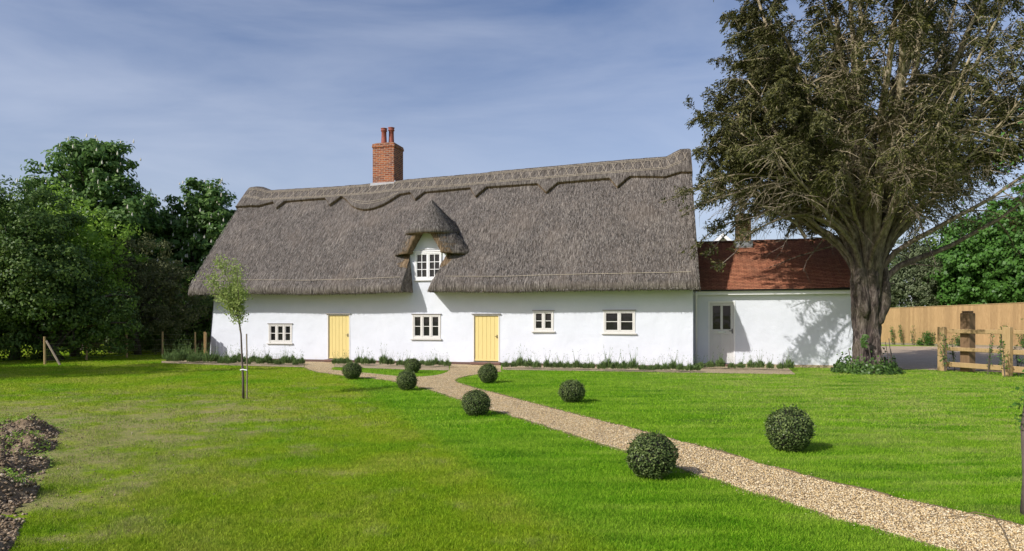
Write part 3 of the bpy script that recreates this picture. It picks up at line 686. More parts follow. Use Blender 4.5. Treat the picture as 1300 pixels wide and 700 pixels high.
# ---- thatch
EB, RB = -.64, 3.0
ridge_px = [(300, 238), (326, 236), (334, 236.5), (345, 240.5), (372, 239), (420, 236.5), (480, 231.5), (516, 227), (600, 220), (640, 215.5), (700, 210), (760, 204.5), (820, 199.5), (850, 197.5), (861, 192.5), (872, 188), (895, 186.5)]
rt = [TW(a, b_, RB) for a, b_ in ridge_px]; RT = np.array([r[0] for r in rt]); RZ = np.array([r[1] for r in rt])
def zr(t): return float(np.interp(t, RT, RZ))-.12
def eave(t): return 2.44+.02*math.sin(t*.9)+fbm(t*.35, 3, 0, 2)*.03
# dormer notch
def notch(t, z):
    l = np.interp(z, [2.3, 3.0, 3.85, 4.6], [TW(524, 372)[0], TW(522.5, 350)[0], TW(520.5, 320)[0], TW(530, 300)[0]])
    r = np.interp(z, [2.3, 2.7, 3.1, 3.85, 4.6], [TW(550, 375)[0], TW(554.5, 365)[0], TW(560, 348)[0], TW(568, 320)[0], TW(556, 300)[0]])
    w_ = .10; k = min((t-l)/w_+.5, (r-t)/w_+.5); k = max(0, min(1, k)); return k*k*(3-2*k)
prof_n = 62
def profile(t):
    """closed loop in (b, z); index meaning is the same for every t"""
    ze = eave(t); zt = zr(t); P = []
    P += [(.30, ze+.82), (.0, ze+.46), (-.30, ze+.2), (-.60, ze+.02), (-.71, ze-.015), (-.77, ze+.01), (-.805, ze+.07), (-.815, ze+.15), (-.79, ze+.24)]
    n1 = prof_n
    for i in range(1, n1+1):
        f = i/n1; b_ = -.79+f*(RB+.79-.12); z = ze+.24+(zt-ze-.24)*f*(1.0)+.07*math.sin(math.pi*f); P.append((b_, z-.05*max(0, f-.96)/.04))
    P.append((RB, zt-.02))
    for i in range(10):
        f = i/9; b_ = RB+.12+f*(3.5); z = zt-.05-(zt-ze-.24)*f+.07*math.sin(math.pi*f); P.append((b_, z))
    P += [(6.62, ze+.02), (6.3, ze+.1), (5.7, ze+.82)]
    return P
def roof_pt(t, b_, z, disp=True):
    k = notch(t, z) if z < 4.4 and abs(t-s0) < 1.4 else 0
    if k > 0 and b_ < .28: b_ = b_+(.28-b_)*k
    return b_
T0, T1 = -.30, LEN+.22
ts = [T0, T0+.02, T0+.06]+list(np.arange(T0+.12, s0-1.2, .07))+list(np.arange(s0-1.2, s0+1.3, .035))+list(np.arange(s0+1.3, T1-.1, .07))+[T1-.06, T1-.02, T1]
V = []; 
K = None
for ti, t in enumerate(ts):
    P = profile(t); K = len(P); e = min(t-T0, T1-t)
    shr = max(0, 1-(e/.12))**2*.10
    cx_, cz_ = 3.0, 3.2
    for j, (b_, z) in enumerate(P):
        q = roof_pt(t, b_, z)
        amp = 1.0 if 6 <= j <= 9+prof_n else .5
        dn = fbm(t*.9, b_*.9, z*.9, 3)*.025+fbm(t*7, b_*2.2, z*2.2, 3)*.012
        nb, nz_ = -.77, .64
        d_ = dn*amp-shr
        # leaning right end: the verge draws in toward the ridge
        tt = t
        if t > LEN-1.5: tt = t-.30*((z-2.4)/4.8)*((t-LEN+1.5)/1.72)
        V.append((tt, q+nb*d_*(1 if b_ < 3 else -1), z+nz_*d_))
Fc = []
for i in range(len(ts)-1):
    for j in range(K-1): Fc.append((i*K+j, (i+1)*K+j, (i+1)*K+j+1, i*K+j+1))
    Fc.append((i*K+K-1, (i+1)*K+K-1, (i+1)*K, i*K))
mb = MB(); mb.v = V; mb.f = Fc; mb.m = [0]*len(Fc)
# verge ends: fill between outer loop and a centre line
for i, fl in ((0, 0), (len(ts)-1, 1)):
    base_ = i*K
    loop = [base_+j for j in range(K)]; mid = len(mb.v)
    mb.v.append((ts[i] if i == 0 else ts[i]-.15, 3.0, 3.9)); 
    for j in range(K-1): mb.f.append((loop[j], loop[j+1], mid) if fl else (loop[j+1], loop[j], mid)); mb.m.append(0)
roof = mb.build('thatch_roof', M['thatch'], cot, True)
def roof_surf(t, f):
    ze = eave(t); zt = zr(t); b_ = -.79+f*(RB+.79-.12); z = ze+.24+(zt-ze-.24)*f+.07*math.sin(math.pi*f); 
    if t > LEN-1.5: t = t-.30*((z-2.4)/4.8)*((t-LEN+1.5)/1.72)
    return t, roof_pt(t, b_, z), z
# loose straws on the slope and a ragged fringe at the eaves
rg = np.random.default_rng(5); Cs = []; Us = []; Ls = []; Ws = []
for _ in range(95000):
    t = rg.uniform(T0+.02, T1-.02); f = rg.uniform(0.0, .93); x, b_, z = roof_surf(t, f)
    lf = rg.uniform(0.004, .016)
    Cs.append((x, b_-.77*lf, z+.64*lf)); Us.append((rg.normal()*.10, -.62-.12*rg.uniform(), -.78)); Ls.append(rg.uniform(.07, .22)); Ws.append(rg.uniform(.005, .010))
for _ in range(9000):
    t = rg.uniform(T0, T1); ze = eave(t); 
    if abs(t-s0) < .75 and notch(t, 2.5) > .2: continue
    q = rg.uniform(0, 1); Cs.append((t, -.80+q*.16+rg.normal()*.01, ze+.04-q*.045+rg.normal()*.012)); Us.append((rg.normal()*.2, -.35+rg.normal()*.2, -.9)); Ls.append(rg.uniform(.05, .11)); Ws.append(rg.uniform(.008, .014))
Cs = np.array(Cs); Us = np.array(Us); nr = np.tile(np.array([0., -.77, .64]), (len(Cs), 1))+rg.normal(size=Cs.shape)*.25
V, Fc = leaves(Cs, nr, np.array(Ls), np.array(Ws), rg, Us)
st = np_mesh('loose_straw', V, Fc, M['straw'], roof); st['kind'] = 'stuff'
# ridge cap with pointed and scalloped lower edge
edge_px = [(300, 265), (311, 264.5), (347, 258.5), (351, 267), (362, 258), (413, 253.8), (418.4, 263), (434, 251.5), (440, 256), (446, 263.6), (453, 267.5), (461, 269.3), (469, 268.8), (476, 267), (485, 263.5), (494, 258.5), (507.5, 249), (521, 246.8), (527, 256.4), (539, 246.5), (597, 240.8), (603.8, 252.5), (618, 240), (682.5, 235.8), (693.6, 247.4), (708, 234.5), (774, 228.8), (783.6, 240.5), (799.5, 226.5), (879, 221), (910, 220)]
def edge_tf(px, py):
    b_ = 2.0
    for _ in range(12):
        t, z = TW(px, py, b_); ze = eave(t)+.24; f = (z-ze)/(zr(t)-ze); b_ = -.79+f*(RB+.67)-.07
    return t, min(.97, f)
et = [edge_tf(*p) for p in edge_px]; ET = np.array([e[0] for e in et]); EF = np.array([e[1] for e in et])
RL0, RL1 = T0-.03, T1+.02; th = .13
rs = sorted(set(list(np.arange(RL0, RL1, .05))+[RL1]+[float(x) for x in ET if RL0 < x < RL1]))
NV = 16; V = []; Fc = []; K = NV+1+3+5
for t in rs:
    f0 = float(np.interp(t, ET, EF)); e = min(t-RL0, RL1-t); sh = max(0, 1-e/.10)**2*.06
    rows = []
    a_ = roof_surf(t, f0-.006); rows.append((a_[0], a_[1]+.02, a_[2]-.02))
    for lf in (.35, .8): rows.append((a_[0], a_[1]-.77*th*lf, a_[2]+.64*th*lf))
    for j in range(NV+1):
        f = f0+(1.0-f0)*j/NV; x, b_, z = roof_surf(t, f); lf = th-sh+fbm(t*5, b_*5, 2, 3)*.014
        if j == NV: b_ = RB; z = zr(t)
        rows.append((x, b_-.70*lf*(1-(j/NV)**6), z+.7*lf))
    for q in (.12, .4, .8, 1.1, 1.15): rows.append((rows[3+NV][0], RB+q, zr(t)+.7*th-.02-q*1.22-(.12 if q > 1.12 else 0)))
    V += rows
for i in range(len(rs)-1):
    for j in range(K-1): Fc.append((i*K+j, (i+1)*K+j, (i+1)*K+j+1, i*K+j+1))
mb = MB(); mb.v = V; mb.f = Fc; mb.m = [1 if (k % (K-1)) < 2 else 0 for k in range(len(Fc))]
for i, fl in ((0, 0), (len(rs)-1, 1)):
    loop = [i*K+j for j in range(K)]; mb.f.append(tuple(loop) if fl else tuple(loop[::-1])); mb.m.append(0)
cap = mb.build('ridge_cap', [M['thatch_ridge'], M['thatch_cut']], cot, True)
for p_ in cap.data.polygons:
    if p_.material_index == 1: p_.use_smooth = False
def cap_pt(t, f, extra=.0):
    x, b_, z = roof_surf(t, f); lf = th+.006+extra
    if f >= .999: return (x, RB, zr(t)+.7*lf)
    return (x, b_-.70*lf, z+.7*lf)
# hazel rods : two pairs of long rods and crossed spars between them
mb = MB()
for f in (.862, .875, .955, .968):
    seg = list(np.arange(T0+.1, T1-.1, .3)); mb.tube([cap_pt(t, f, random.uniform(-.002, .004)) for t in seg], .0085, 4)
t = T0+.2; k = 0
while t < T1-.3:
    mb.tube([cap_pt(t, .877), cap_pt(t+.16, .953)], .008, 4); mb.tube([cap_pt(t+.16, .877), cap_pt(t+.0, .953)], .007, 4); t += .34; k += 1
for arc in (.30, .45):      # rods that follow the big scallop
    pts = []
    for tt in np.linspace(TW(440, 255, 2)[0]+.1, TW(506, 250, 2)[0]-.1, 14):
        f0 = float(np.interp(tt, ET, EF)); pts.append(cap_pt(tt, f0+(.86-f0)*arc))
    mb.tube(pts, .008, 4)
mb.build('hazel_rods', M['spar'], cap)
mb = MB()
seg = [t for t in np.arange(T0+.3, T1-.2, .18)]; run = []
for t in seg+[99]:
    if t == 99 or notch(t, 2.8) > .02 or abs(t-s0-.1) < .75 or rng.uniform() < .015:
        if len(run) > 2: mb.tube(run, .009, 4)
        run = []
    else:
        x, b_, z = roof_surf(t, .055); run.append((x, b_-.022-rng.uniform(0, .006), z+.018))
mb.build('eave_rod', M['spar'], roof)

# ---- dormer hood: a round conical cap over two thick drooping lobes
HS = s0+.06
def noise_pt(x, b_, z, k=.02): n_ = fbm(x*6, b_*6, z*6, 3)*k; return (x+n_*.5, b_-n_*.8, z+n_*.6)
def build_cap():
    o = MB(); na = 56; V = []; prof = []
    RA, RBf, ZA, ZB = .88, .92, 5.74, 4.60
    for i in range(15):                      # cone: r 0..1
        f = i/14; prof.append((f, ZA-(ZA-ZB)*(f**.92)+.0))
    prof += [(1.035, ZB-.07), (1.02, ZB-.14), (.93, ZB-.175), (.72, ZB-.10), (.5, ZB)]
    for (f, z) in prof:
        for k in range(na+1):
            ph = R(-75)+R(330)*k/na           # runs round the front and well into the roof behind
            c_, s_ = math.cos(ph), math.sin(ph); bk = 2.0 if s_ < 0 else 1.0
            x = HS+RA*f*c_; b_ = .32-(RBf*f*s_ if s_ > 0 else RBf*f*s_*1.9)
            V.append(noise_pt(x, b_, z+(.32*f*max(0, -s_))))
    K = na+1
    Fc = [(i*K+k, i*K+k+1, (i+1)*K+k+1, (i+1)*K+k) for i in range(len(prof)-1) for k in range(na)]
    o.v = V; o.f = [f[::-1] for f in Fc]; o.m = [1 if (n_//na) >= 16 else 0 for n_ in range(len(Fc))]
    return o.build('hood_cap', [M['thatch_ridge'], M['thatch_cut']], cot, True)
def build_lobe(sg, aw):
    o = MB(); NZ, NP = 16, 30; rows = []
    levels = [(4.72-.86*i/NZ, 1.0) for i in range(NZ+1)]+[(3.815, .985), (3.785, .94), (3.775, .80), (3.79, .55), (3.80, .2)]
    for (z, shr) in levels:
        zz = max(3.86, z); a_ = .76+(4.66-zz)*aw; sin_ = .05+.50*max(0, (4.66-zz)/.80)**.85; bb = .76
        pin = math.acos(min(.98, (sin_+.05)/a_)); row = []
        for k in range(NP+1):
            ph = R(-62)+(pin-R(-62))*k/NP; row.append((a_*math.cos(ph), .32-bb*math.sin(ph)))
        e = row[-1]; row += [(sin_+.015, e[1]+.03), (sin_, e[1]+.10), (sin_, e[1]+.25), (sin_, .12)]
        cx_ = (sin_+a_)*.5; cb_ = .0
        rows.append([noise_pt(HS+sg*(cx_+(p[0]-cx_)*shr), cb_+(p[1]-cb_)*shr, z-(.05*(p[0]-.6) if zz < 4.2 else 0), .03) for p in row])
    K = len(rows[0]); o.v = [p for r_ in rows for p in r_]
    for i in range(len(rows)-1):
        for k in range(K-1):
            f = (i*K+k, i*K+k+1, (i+1)*K+k+1, (i+1)*K+k); o.f.append(f if sg > 0 else f[::-1])
            edge = k > NP*.84+2.5*fbm(i*.5, k*.2, sg)*2; o.m.append(1 if (i >= NZ+2 or edge) else 0)
    return o.build('hood_lobe', [M['thatch'], M['thatch_cut']], cot, True)
lobes = [build_lobe(-1, .78), build_lobe(1, .90)]
cp = build_cap()
Cs, Us, Nn = [], [], []
for _ in range(3600):
    ph = R(-60)+R(300)*rng.uniform(); f = rng.uniform()**.5; c_, s_ = math.cos(ph), math.sin(ph)
    x = HS+.88*f*c_; b_ = .32-(.92*f*s_ if s_ > 0 else .92*f*s_*1.9); z = 5.74-1.14*f**.92+(.32*f*max(0, -s_)); n_ = np.array([c_*.8, -s_*.8, .6]); Cs.append(np.array([x, b_, z])+n_*.012); Us.append((c_*.7+rng.normal()*.12, -s_*.7, -1.1)); Nn.append(n_)
for sg, aw in ((-1, .78), (1, .90)):
    for _ in range(1500):
        z = rng.uniform(3.84, 4.6); a_ = .76+(4.66-z)*aw; ph = rng.uniform(R(-50), R(62)); c_, s_ = math.cos(ph), math.sin(ph)
        n_ = np.array([sg*c_*.85, -s_*.85, .45]); Cs.append(np.array([HS+sg*a_*c_, .32-.76*s_, z])+n_*.012); Us.append((sg*c_*.5+rng.normal()*.1, -s_*.1, -1.0)); Nn.append(n_)
V, Fc = leaves(np.array(Cs), np.array(Nn)+rng.normal(size=(len(Cs), 3))*.2, .13, .011, rng, np.array(Us))
st2 = np_mesh('loose_straw', V, Fc, M['straw'], cp); st2['kind'] = 'stuff'
# brown reed cheeks beside the dormer
for sgn, px, lb in ((-1, 521, 'l'), (1, 567, 'r')):
    rows = []; 
    for i in range(9):
        z = 3.28+i*.075; x = (np.interp(z, [2.3, 3.0, 3.85], [TW(524, 372)[0], TW(522.5, 350)[0], TW(520.5, 320)[0]]) if sgn < 0 else np.interp(z, [2.3, 2.7, 3.1, 3.85], [TW(550, 375)[0], TW(554.5, 365)[0], TW(560, 348)[0], TW(568, 320)[0]]))
        bro = (z-2.68)/1.155-.79
        rows.append([(x+sgn*(.0+.085*k), max(bro-.02, -.22)-.10+.016*k, z) for k in range(7)])
    V = [p for r in rows for p in r]; o = MB(); o.v = [(a_+fbm(a_*9, b_*9, c*9)*.02, b_+fbm(c*9, b_*9, a_*9)*.03, c) for a_, b_, c in V]
    for i in range(8):
        for j in range(6): f_ = (i*7+j, i*7+j+1, (i+1)*7+j+1, (i+1)*7+j); o.f.append(f_ if sgn > 0 else f_[::-1]); o.m.append(0)
    o.build('dormer_cheek', M['thatch_cut'], cot, True)

# ---- chimney of the cottage
def brick_stack(name, x0, x1, y0, y1, z0, z1, mat, par, mb=None):
    o = MB(); o.cbox(x0, x1, y0, y1, z0, z1-.17, .008); o.cbox(x0-.025, x1+.025, y0-.025, y1+.025, z1-.168, z1-.075, .006); o.cbox(x0-.008, x1+.008, y0-.008, y1+.008, z1-.073, z1-.01, .006)
    o.cbox(x0+.06, x1-.06, y0+.06, y1-.06, z1-.01, z1+.03, .03); return o.build(name, mat, par)
tx0, zc = TW(473, 229, 2.75); tx1, _ = TW(500.3, 229, 2.75); ztop_c = TW(487, 181.5, 2.75)[1]
ch = brick_stack('chimney', tx0, tx1, 2.75, 3.62, 6.3, ztop_c, M['brick'], cot)
zb_ = TW(487, 231, 2.75)[1]
o = MB(); o.box(tx0-.06, tx1+.04, 2.66, 2.745, zb_-.32, zb_-.04); o.box(tx1+.012, tx1+.05, 2.75, 3.6, zb_-.3, zb_+.03); o.build('lead_flashing', M['lead'], ch)
for px, tall in ((487.5, 163.5), (497.5, 162.5)):
    xx, _ = TW(px, 180, 3.05 if px < 490 else 3.3); yy = 3.05 if px < 490 else 3.25; zt_ = TW(px, tall, yy)[1]; zb2 = ztop_c
    h_ = zt_-zb2; o = MB()
    o.lathe([(.135, zb2-.02), (.14, zb2+.03), (.115, zb2+.06), (.10, zb2+h_*.55), (.098, zb2+h_*.8), (.125, zb2+h_*.83), (.128, zb2+h_*.88), (.11, zb2+h_*.9), (.115, zb2+h_*.96), (.138, zb2+h_), (.10, zb2+h_), (.09, zb2+h_*.7), (.0, zb2+h_*.68)], 20, (xx, yy))
    o.build('chimney_pot', M['terracotta'], ch, True)

# ------------------------------------------------------------------ TILED WING
SB = 1.40
WL = 4.95
wing = empty('tiled_wing', H2W(LEN, SB), ANG)
tag(wing, 'low white annexe with red tiled roof and pale half-glazed door', 'annexe')
def WP(px, py, b=0.0): t, z = TW(px, py, SB+b); return t-LEN, z
dx0 = WP(899, 470)[0]; dx1 = WP(933.5, 470)[0]; dz1 = WP(917, 382.5)[1]; DD = (dx0, dx1, .08, dz1)
ze_w = WP(1000, 369)[1]; zr_w = WP(1000, 305, 2.75)[1]
mb = wall_grid(-.05, WL, 0, ze_w+.02, [DD], .08, .010)
mb.add([(WL, 0, 0), (WL, 5.5, 0), (WL, 5.5, ze_w), (WL, 2.75, zr_w-.08), (WL, 0, ze_w)], [(0, 1, 2, 3, 4)])
mb.add([(-.05, 0, ze_w), (-.05, 5.5, ze_w), (-.05, 2.75, zr_w-.08)], [(0, 2, 1)]); mb.add([(0, 5.5, 0), (WL, 5.5, 0), (WL, 5.5, ze_w), (0, 5.5, ze_w)], [(3, 2, 1, 0)])
mb.build('wall', M['wall'], wing)
# roof: real courses stepping down the slope
o = MB(); run = 2.75+.22; rise = zr_w-ze_w-.04+.0; nC = 38; uv = []
ang_ = math.atan2(rise, run); sl_ = math.hypot(run, rise)
for i in range(nC):
    f0, f1 = i/nC, (i+1)/nC
    def pt(f, x, lift): return (x, -.22+run*f-math.sin(ang_)*lift, ze_w+.04+rise*f+math.cos(ang_)*lift)
    nxs = 40
    for k in range(nxs):
        x0 = .0+(WL+.1)*k/nxs; x1 = .0+(WL+.1)*(k+1)/nxs; j0 = math.sin(i*12.9+k*3.1)*.003
        sg0 = -.02*math.sin(x0*.9)-.01*math.sin(x0*2.3+f0*4); sg1 = -.02*math.sin(x1*.9)-.01*math.sin(x1*2.3+f0*4)
        A = pt(f0, x0, .024+j0+sg0); B = pt(f0, x1, .024+j0+sg1); C_ = pt(f1, x1, .006+sg1); D_ = pt(f1, x0, .006+sg0); E = pt(f0, x0, .004+sg0); H_ = pt(f0, x1, .004+sg1)
        o.add([A, B, C_, D_], [(0, 1, 2, 3)]); o.add([E, H_, B, A], [(0, 1, 2, 3)])
        uv += [(x0, i*.1+.002), (x1, i*.1+.002), (x1, i*.1+.1), (x0, i*.1+.1)]+[(x0, i*.1+.003)]*4
o.add([(0, 5.72, ze_w+.04), (WL+.1, 5.72, ze_w+.04), (WL+.1, 2.75, zr_w+.0), (0, 2.75, zr_w)], [(0, 1, 2, 3)]); uv += [(0, 0)]*4
o.add([(WL+.09, -.22, ze_w+.03), (WL+.09, 2.75, zr_w), (WL+.09, 2.75, zr_w-.1), (WL+.09, -.22, ze_w-.05)], [(0, 1, 2, 3)]); uv += [(0, 0)]*4
wr = o.build('roof', M['tile'], wing); ul = wr.data.uv_layers.new(name='UVMap')
for lp, u_ in zip(ul.data, uv): lp.uv = u_
o = MB(); n_r = 14
for i in range(n_r):
    x0 = .02+(WL+.06)*i/n_r; x1 = .02+(WL+.06)*(i+1)/n_r-.008
    V = []; 
    for x, r2 in ((x0, .095), (x1, .088)):
        for k in range(9): a_ = math.pi*k/8; V.append((x, 2.75-math.cos(a_)*r2*1.15, zr_w-.05+math.sin(a_)*r2))
    o.add(V, [(k, k+1, k+10, k+9) for k in range(8)])
o.build('ridge_tiles', M['tile'], wr, True)
o = MB(); V = []                                        # half-round gutter
for x in (-.0, WL+.12):
    for k in range(9): a_ = math.pi+math.pi*k/8; V.append((x, -.27+math.cos(a_)*.058, ze_w+.045+math.sin(a_)*.058))
o.add(V, [(k, k+9, k+10, k+1) for k in range(8)]); V2 = [(x, -.27+math.cos(math.pi+math.pi*k/8)*.052, ze_w+.047+math.sin(math.pi+math.pi*k/8)*.052) for x in (-.0, WL+.12) for k in range(9)]
o.add(V2, [(k, k+1, k+10, k+9) for k in range(8)]); o.build('gutter', M['black'], wing, True)
o = MB(); o.cbox(.0, WL+.05, -.195, -.165, ze_w-.13, ze_w+.03, .004); o.box(.0, WL+.05, -.165, -.002, ze_w-.12, ze_w-.10); o.build('fascia', M['frame_w'], wing)
o = MB(); o.tube([(.10, -.26, ze_w-.01), (.10, -.26, ze_w-.10), (.10, -.06, ze_w-.28), (.10, -.06, .03)], .033, 8)
for z in (.5, 1.4, 2.0): o.cbox(.055, .145, -.045, -.003, z, z+.03, .004)
o.build('downpipe', M['frame_w'], wing, True)
# half glazed door
a, b_, c, d = DD; fr = .05; o = MB(); x0, x1 = a+fr, b_-fr; W_ = x1-x0; H_ = d-fr-c-.02; z0 = c+.02
stl = .095; mul = .075; zg0 = z0+H_*.56
o.cbox(x0, x0+stl, .03, .075, z0, d-fr, .004); o.cbox(x1-stl, x1, .03, .075, z0, d-fr, .004)
xm = (x0+x1)/2; o.cbox(xm-mul/2, xm+mul/2, .03, .075, z0, d-fr, .004)
for za, zb3 in ((z0, z0+.19), (zg0-.17, zg0), (d-fr-.10, d-fr)):
    o.cbox(x0+stl, xm-mul/2, .03, .075, za, zb3, .004); o.cbox(xm+mul/2, x1-stl, .03, .075, za, zb3, .004)
o.box(x0+stl-.01, xm-mul/2+.01, .052, .07, z0+.18, zg0-.16); o.box(xm+mul/2-.01, x1-stl+.01, .052, .07, z0+.18, zg0-.16)
wd = o.build('door', M['greydoor'], wing)
g = MB(); 
for ga, gb in ((x0+stl, xm-mul/2), (xm+mul/2, x1-stl)): g.add([(ga-.004, .055, zg0-.004), (gb+.004, .057, zg0-.004), (gb+.004, .057, d-fr-.09), (ga-.004, .055, d-fr-.09)], [(0, 1, 2, 3)])
g.build('glass', M['glass'], wd)
o = MB(); o.cbox(a, a+fr, -.012, .08, c, d); o.cbox(b_-fr, b_, -.012, .08, c, d); o.cbox(a+fr, b_-fr, -.012, .08, d-fr, d); o.build('door_frame', M['frame_w'], wd)
o = MB(); o.cbox(xm-.13, xm+.13, .018, .029, zg0-.125, zg0-.055, .004); o.box(xm-.10, xm+.10, .013, .018, zg0-.105, zg0-.075); o.build('letterbox', M['steel'], wd)
o = MB(); o.cbox(x1-.06, x1-.03, .018, .029, zg0-.14, zg0+.02, .004); o.tube([(x1-.045, .02, zg0-.05), (x1-.045, -.02, zg0-.05), (x1-.15, -.025, zg0-.05)], .01, 7); o.build('handle', M['black'], wd)
o = MB(); o.cbox(a-.05, b_+.05, -.18, .0, .015, c-.003, .01); o.build('doorstep', M['sillwood'], wd)
vx, vz = WP(964, 462); o = MB(); o.cbox(vx-.12, vx+.12, -.015, -.001, vz-.04, vz+.04, .003)
for k in range(4): o.box(vx-.10, vx+.10, -.02, -.015, vz-.03+k*.017, vz-.022+k*.017)
o.build('air_vent', M['frame_w'], wing)
o = MB(); o.box(.0, DD[0]-.05, -.02, .04, 0, .09); o.box(DD[1]+.05, WL, -.02, .04, 0, .09); o.build('plinth', M['bed'], wing)
# its chimney
cx0 = WP(934, 300, 2.6)[0]; cx1 = WP(953.5, 300, 2.6)[0]; czt = WP(944, 272, 2.6)[1]
ch2 = brick_stack('chimney', cx0, cx1, 2.55, 3.1, zr_w-.5, czt, M['brick_y'], wr)
o = MB(); o.box(cx0-.05, cx1+.05, 2.43, 2.545, zr_w-.22, zr_w-.02); o.box(cx0-.04, cx1+.04, 2.35, 2.43, zr_w-.30, zr_w-.18); o.build('lead_flashing', M['lead'], ch2)

# far white gable over the wing
gd = 46.0; fh = empty('distant_house', (at(917, gd), gd, 0), R(-8)); tag(fh, 'distant house with a white bargeboard gable peeping over the wing roof', 'house')
gz = hz(296.5, gd); hw = 3.2; ezz = gz-2.9
o = MB(); o.add([(-hw, 0, 0), (hw, 0, 0), (hw, 0, ezz), (0, 0, gz-.1), (-hw, 0, ezz), (-hw, 7, 0), (hw, 7, 0), (hw, 7, ezz), (0, 7, gz-.1), (-hw, 7, ezz)], [(0, 1, 2, 3, 4), (1, 6, 7, 2), (5, 0, 4, 9), (5, 9, 8, 7, 6)]); o.build('wall', M['frame'], fh)
o = MB(); 
for sg in (-1, 1): o.add([(sg*(hw+.3), -.3, ezz-.3), (0, -.3, gz-.03), (0, 7.3, gz-.03), (sg*(hw+.3), 7.3, ezz-.3)], [(0, 1, 2, 3)])
o.build('roof', M['lead'], fh)
o = MB()
for sg in (-1, 1): o.add([(sg*(hw+.3), -.34, ezz-.5), (sg*(hw+.3), -.34, ezz-.28), (0, -.34, gz), (0, -.34, gz-.28), (sg*(hw+.3), -.30, ezz-.5), (sg*(hw+.3), -.30, ezz-.28), (0, -.30, gz), (0, -.30, gz-.28)], [(0, 1, 2, 3), (1, 5, 6, 2), (4, 7, 6, 5), (0, 3, 7, 4)])
o.build('bargeboard', M['frame_w'], fh)

# ------------------------------------------------------------------ BOX BALLS
balls = [((447, 482.5), 25, 'clipped box ball on the lawn just below the left yellow door'),
         ((516.5, 497), 28, 'clipped box ball on the near side of the path fork, below the dormer'),
         ((524, 474.5), 22, 'smallest looking box ball, on the grass island between the two paths'),
         ((604.5, 530.5), 38, 'box ball on the near path edge before the right yellow door'),
         ((619.5, 487.5), 27, 'clipped box ball at the tip of the right lawn, by the right yellow door'),
         ((726, 513), 34, 'mid-sized box ball on the right lawn below the two right windows'),
         ((827.5, 613.5), 66, 'largest looking box ball, in front of the path, left of the gravel bend'),
         ((1002, 577.5), 62, 'clipped box ball alone on the right lawn, far side of the path')]
def ball_mesh(seed):
    rg = np.random.default_rng(seed); n = 3900
    u = unit(n, rg); u = u[u[:, 2] > -.93]; n = len(u)
    lump = np.array([1+.075*fbm(a*1.5+seed, b_*1.5, c*1.5, 2)+.03*fbm(a*5, b_*5+seed, c*5, 2) for a, b_, c in u])
    r = .25*lump*rg.uniform(.93, 1.02, n); P = u*r[:, None]*np.array([1, 1, .96])
    V1, F1 = leaves(P, u+rg.normal(size=u.shape)*.55, .026, .018, rg)
    # a few stray shoots
    us = unit(340, rg); us = us[us[:, 2] > -.3]; V2, F2 = leaves(us*rg.uniform(.255, .285, (len(us), 1)), rg.normal(size=us.shape), .034, .014, rg, us)
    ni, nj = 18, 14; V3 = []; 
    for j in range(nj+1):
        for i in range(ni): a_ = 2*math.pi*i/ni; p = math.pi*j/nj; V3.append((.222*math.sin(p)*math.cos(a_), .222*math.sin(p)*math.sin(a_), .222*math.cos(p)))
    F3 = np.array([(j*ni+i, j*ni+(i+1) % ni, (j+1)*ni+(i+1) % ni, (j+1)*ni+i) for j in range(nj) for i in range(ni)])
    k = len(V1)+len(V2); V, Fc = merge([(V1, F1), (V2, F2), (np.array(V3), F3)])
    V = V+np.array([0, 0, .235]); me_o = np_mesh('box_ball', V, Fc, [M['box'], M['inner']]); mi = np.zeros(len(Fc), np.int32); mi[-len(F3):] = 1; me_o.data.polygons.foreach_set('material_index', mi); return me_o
protos = [ball_mesh(i) for i in (21, 22, 23)]
for i, ((px, py), wpx, lb) in enumerate(balls):
    o = protos[i] if i < 3 else protos[i % 3].copy()
    if i >= 3: COL.objects.link(o)
    x, y = G(px, py); k = 1+.0; dist = y+.2; sc_ = wpx/F*dist/.5*.935
    o.location = (at(px, dist), dist, 0); o.scale = (sc_*(1+.035*math.sin(i*1.3+1)), sc_*(1+.03*math.cos(i*2.3)), sc_*(.965+.04*math.sin(i*2.1))); o.rotation_euler = (0, 0, i*1.7)
    tag(o, lb, 'topiary', 'clipped box balls on the lawn')

# ------------------------------------------------------------------ LAVENDER ROWS
def lav_mesh(seed, h=.24):
    rg = np.random.default_rng(seed); n = 330; a = rg.uniform(0, 6.283, n); sp = rg.uniform(0, 1, n)**.7
    ends = np.stack([np.cos(a)*sp*.13, np.sin(a)*sp*.13, h*(1.05-.35*sp)*rg.uniform(.35, 1, n)], 1); st = np.stack([np.cos(a)*sp*.04, np.sin(a)*sp*.04, np.zeros(n)], 1)
    mid = (st+ends)*.5; U = ends-st; l = np.linalg.norm(U, axis=1)
    V1, F1 = leaves(mid*.35+ends*.65, rg.normal(size=(n, 3)), np.clip(l*.6, .03, .2), .014, rg, U)
    m_ = 14; a = rg.uniform(0, 6.283, m_); e = np.stack([np.cos(a)*.09, np.sin(a)*.09, np.full(m_, h*1.35)*rg.uniform(.8, 1.4, m_)], 1)
    V2, F2 = leaves(e*.6, rg.normal(size=(m_, 3)), np.linalg.norm(e, axis=1)*.85, .007, rg, e)
    V3, F3 = leaves(e*1.02, rg.normal(size=(m_, 3)), .035, .012, rg, e)
    V, Fc = merge([(V1, F1), (V2, F2), (V3, F3)]); return V, Fc
lavs = []
for i in range(4):
    V, Fc = lav_mesh(40+i, .21+.03*(i % 3)); me = np_mesh('lavender_plant', V, Fc, M['lavender']); lavs.append(me)
used = [False]*4
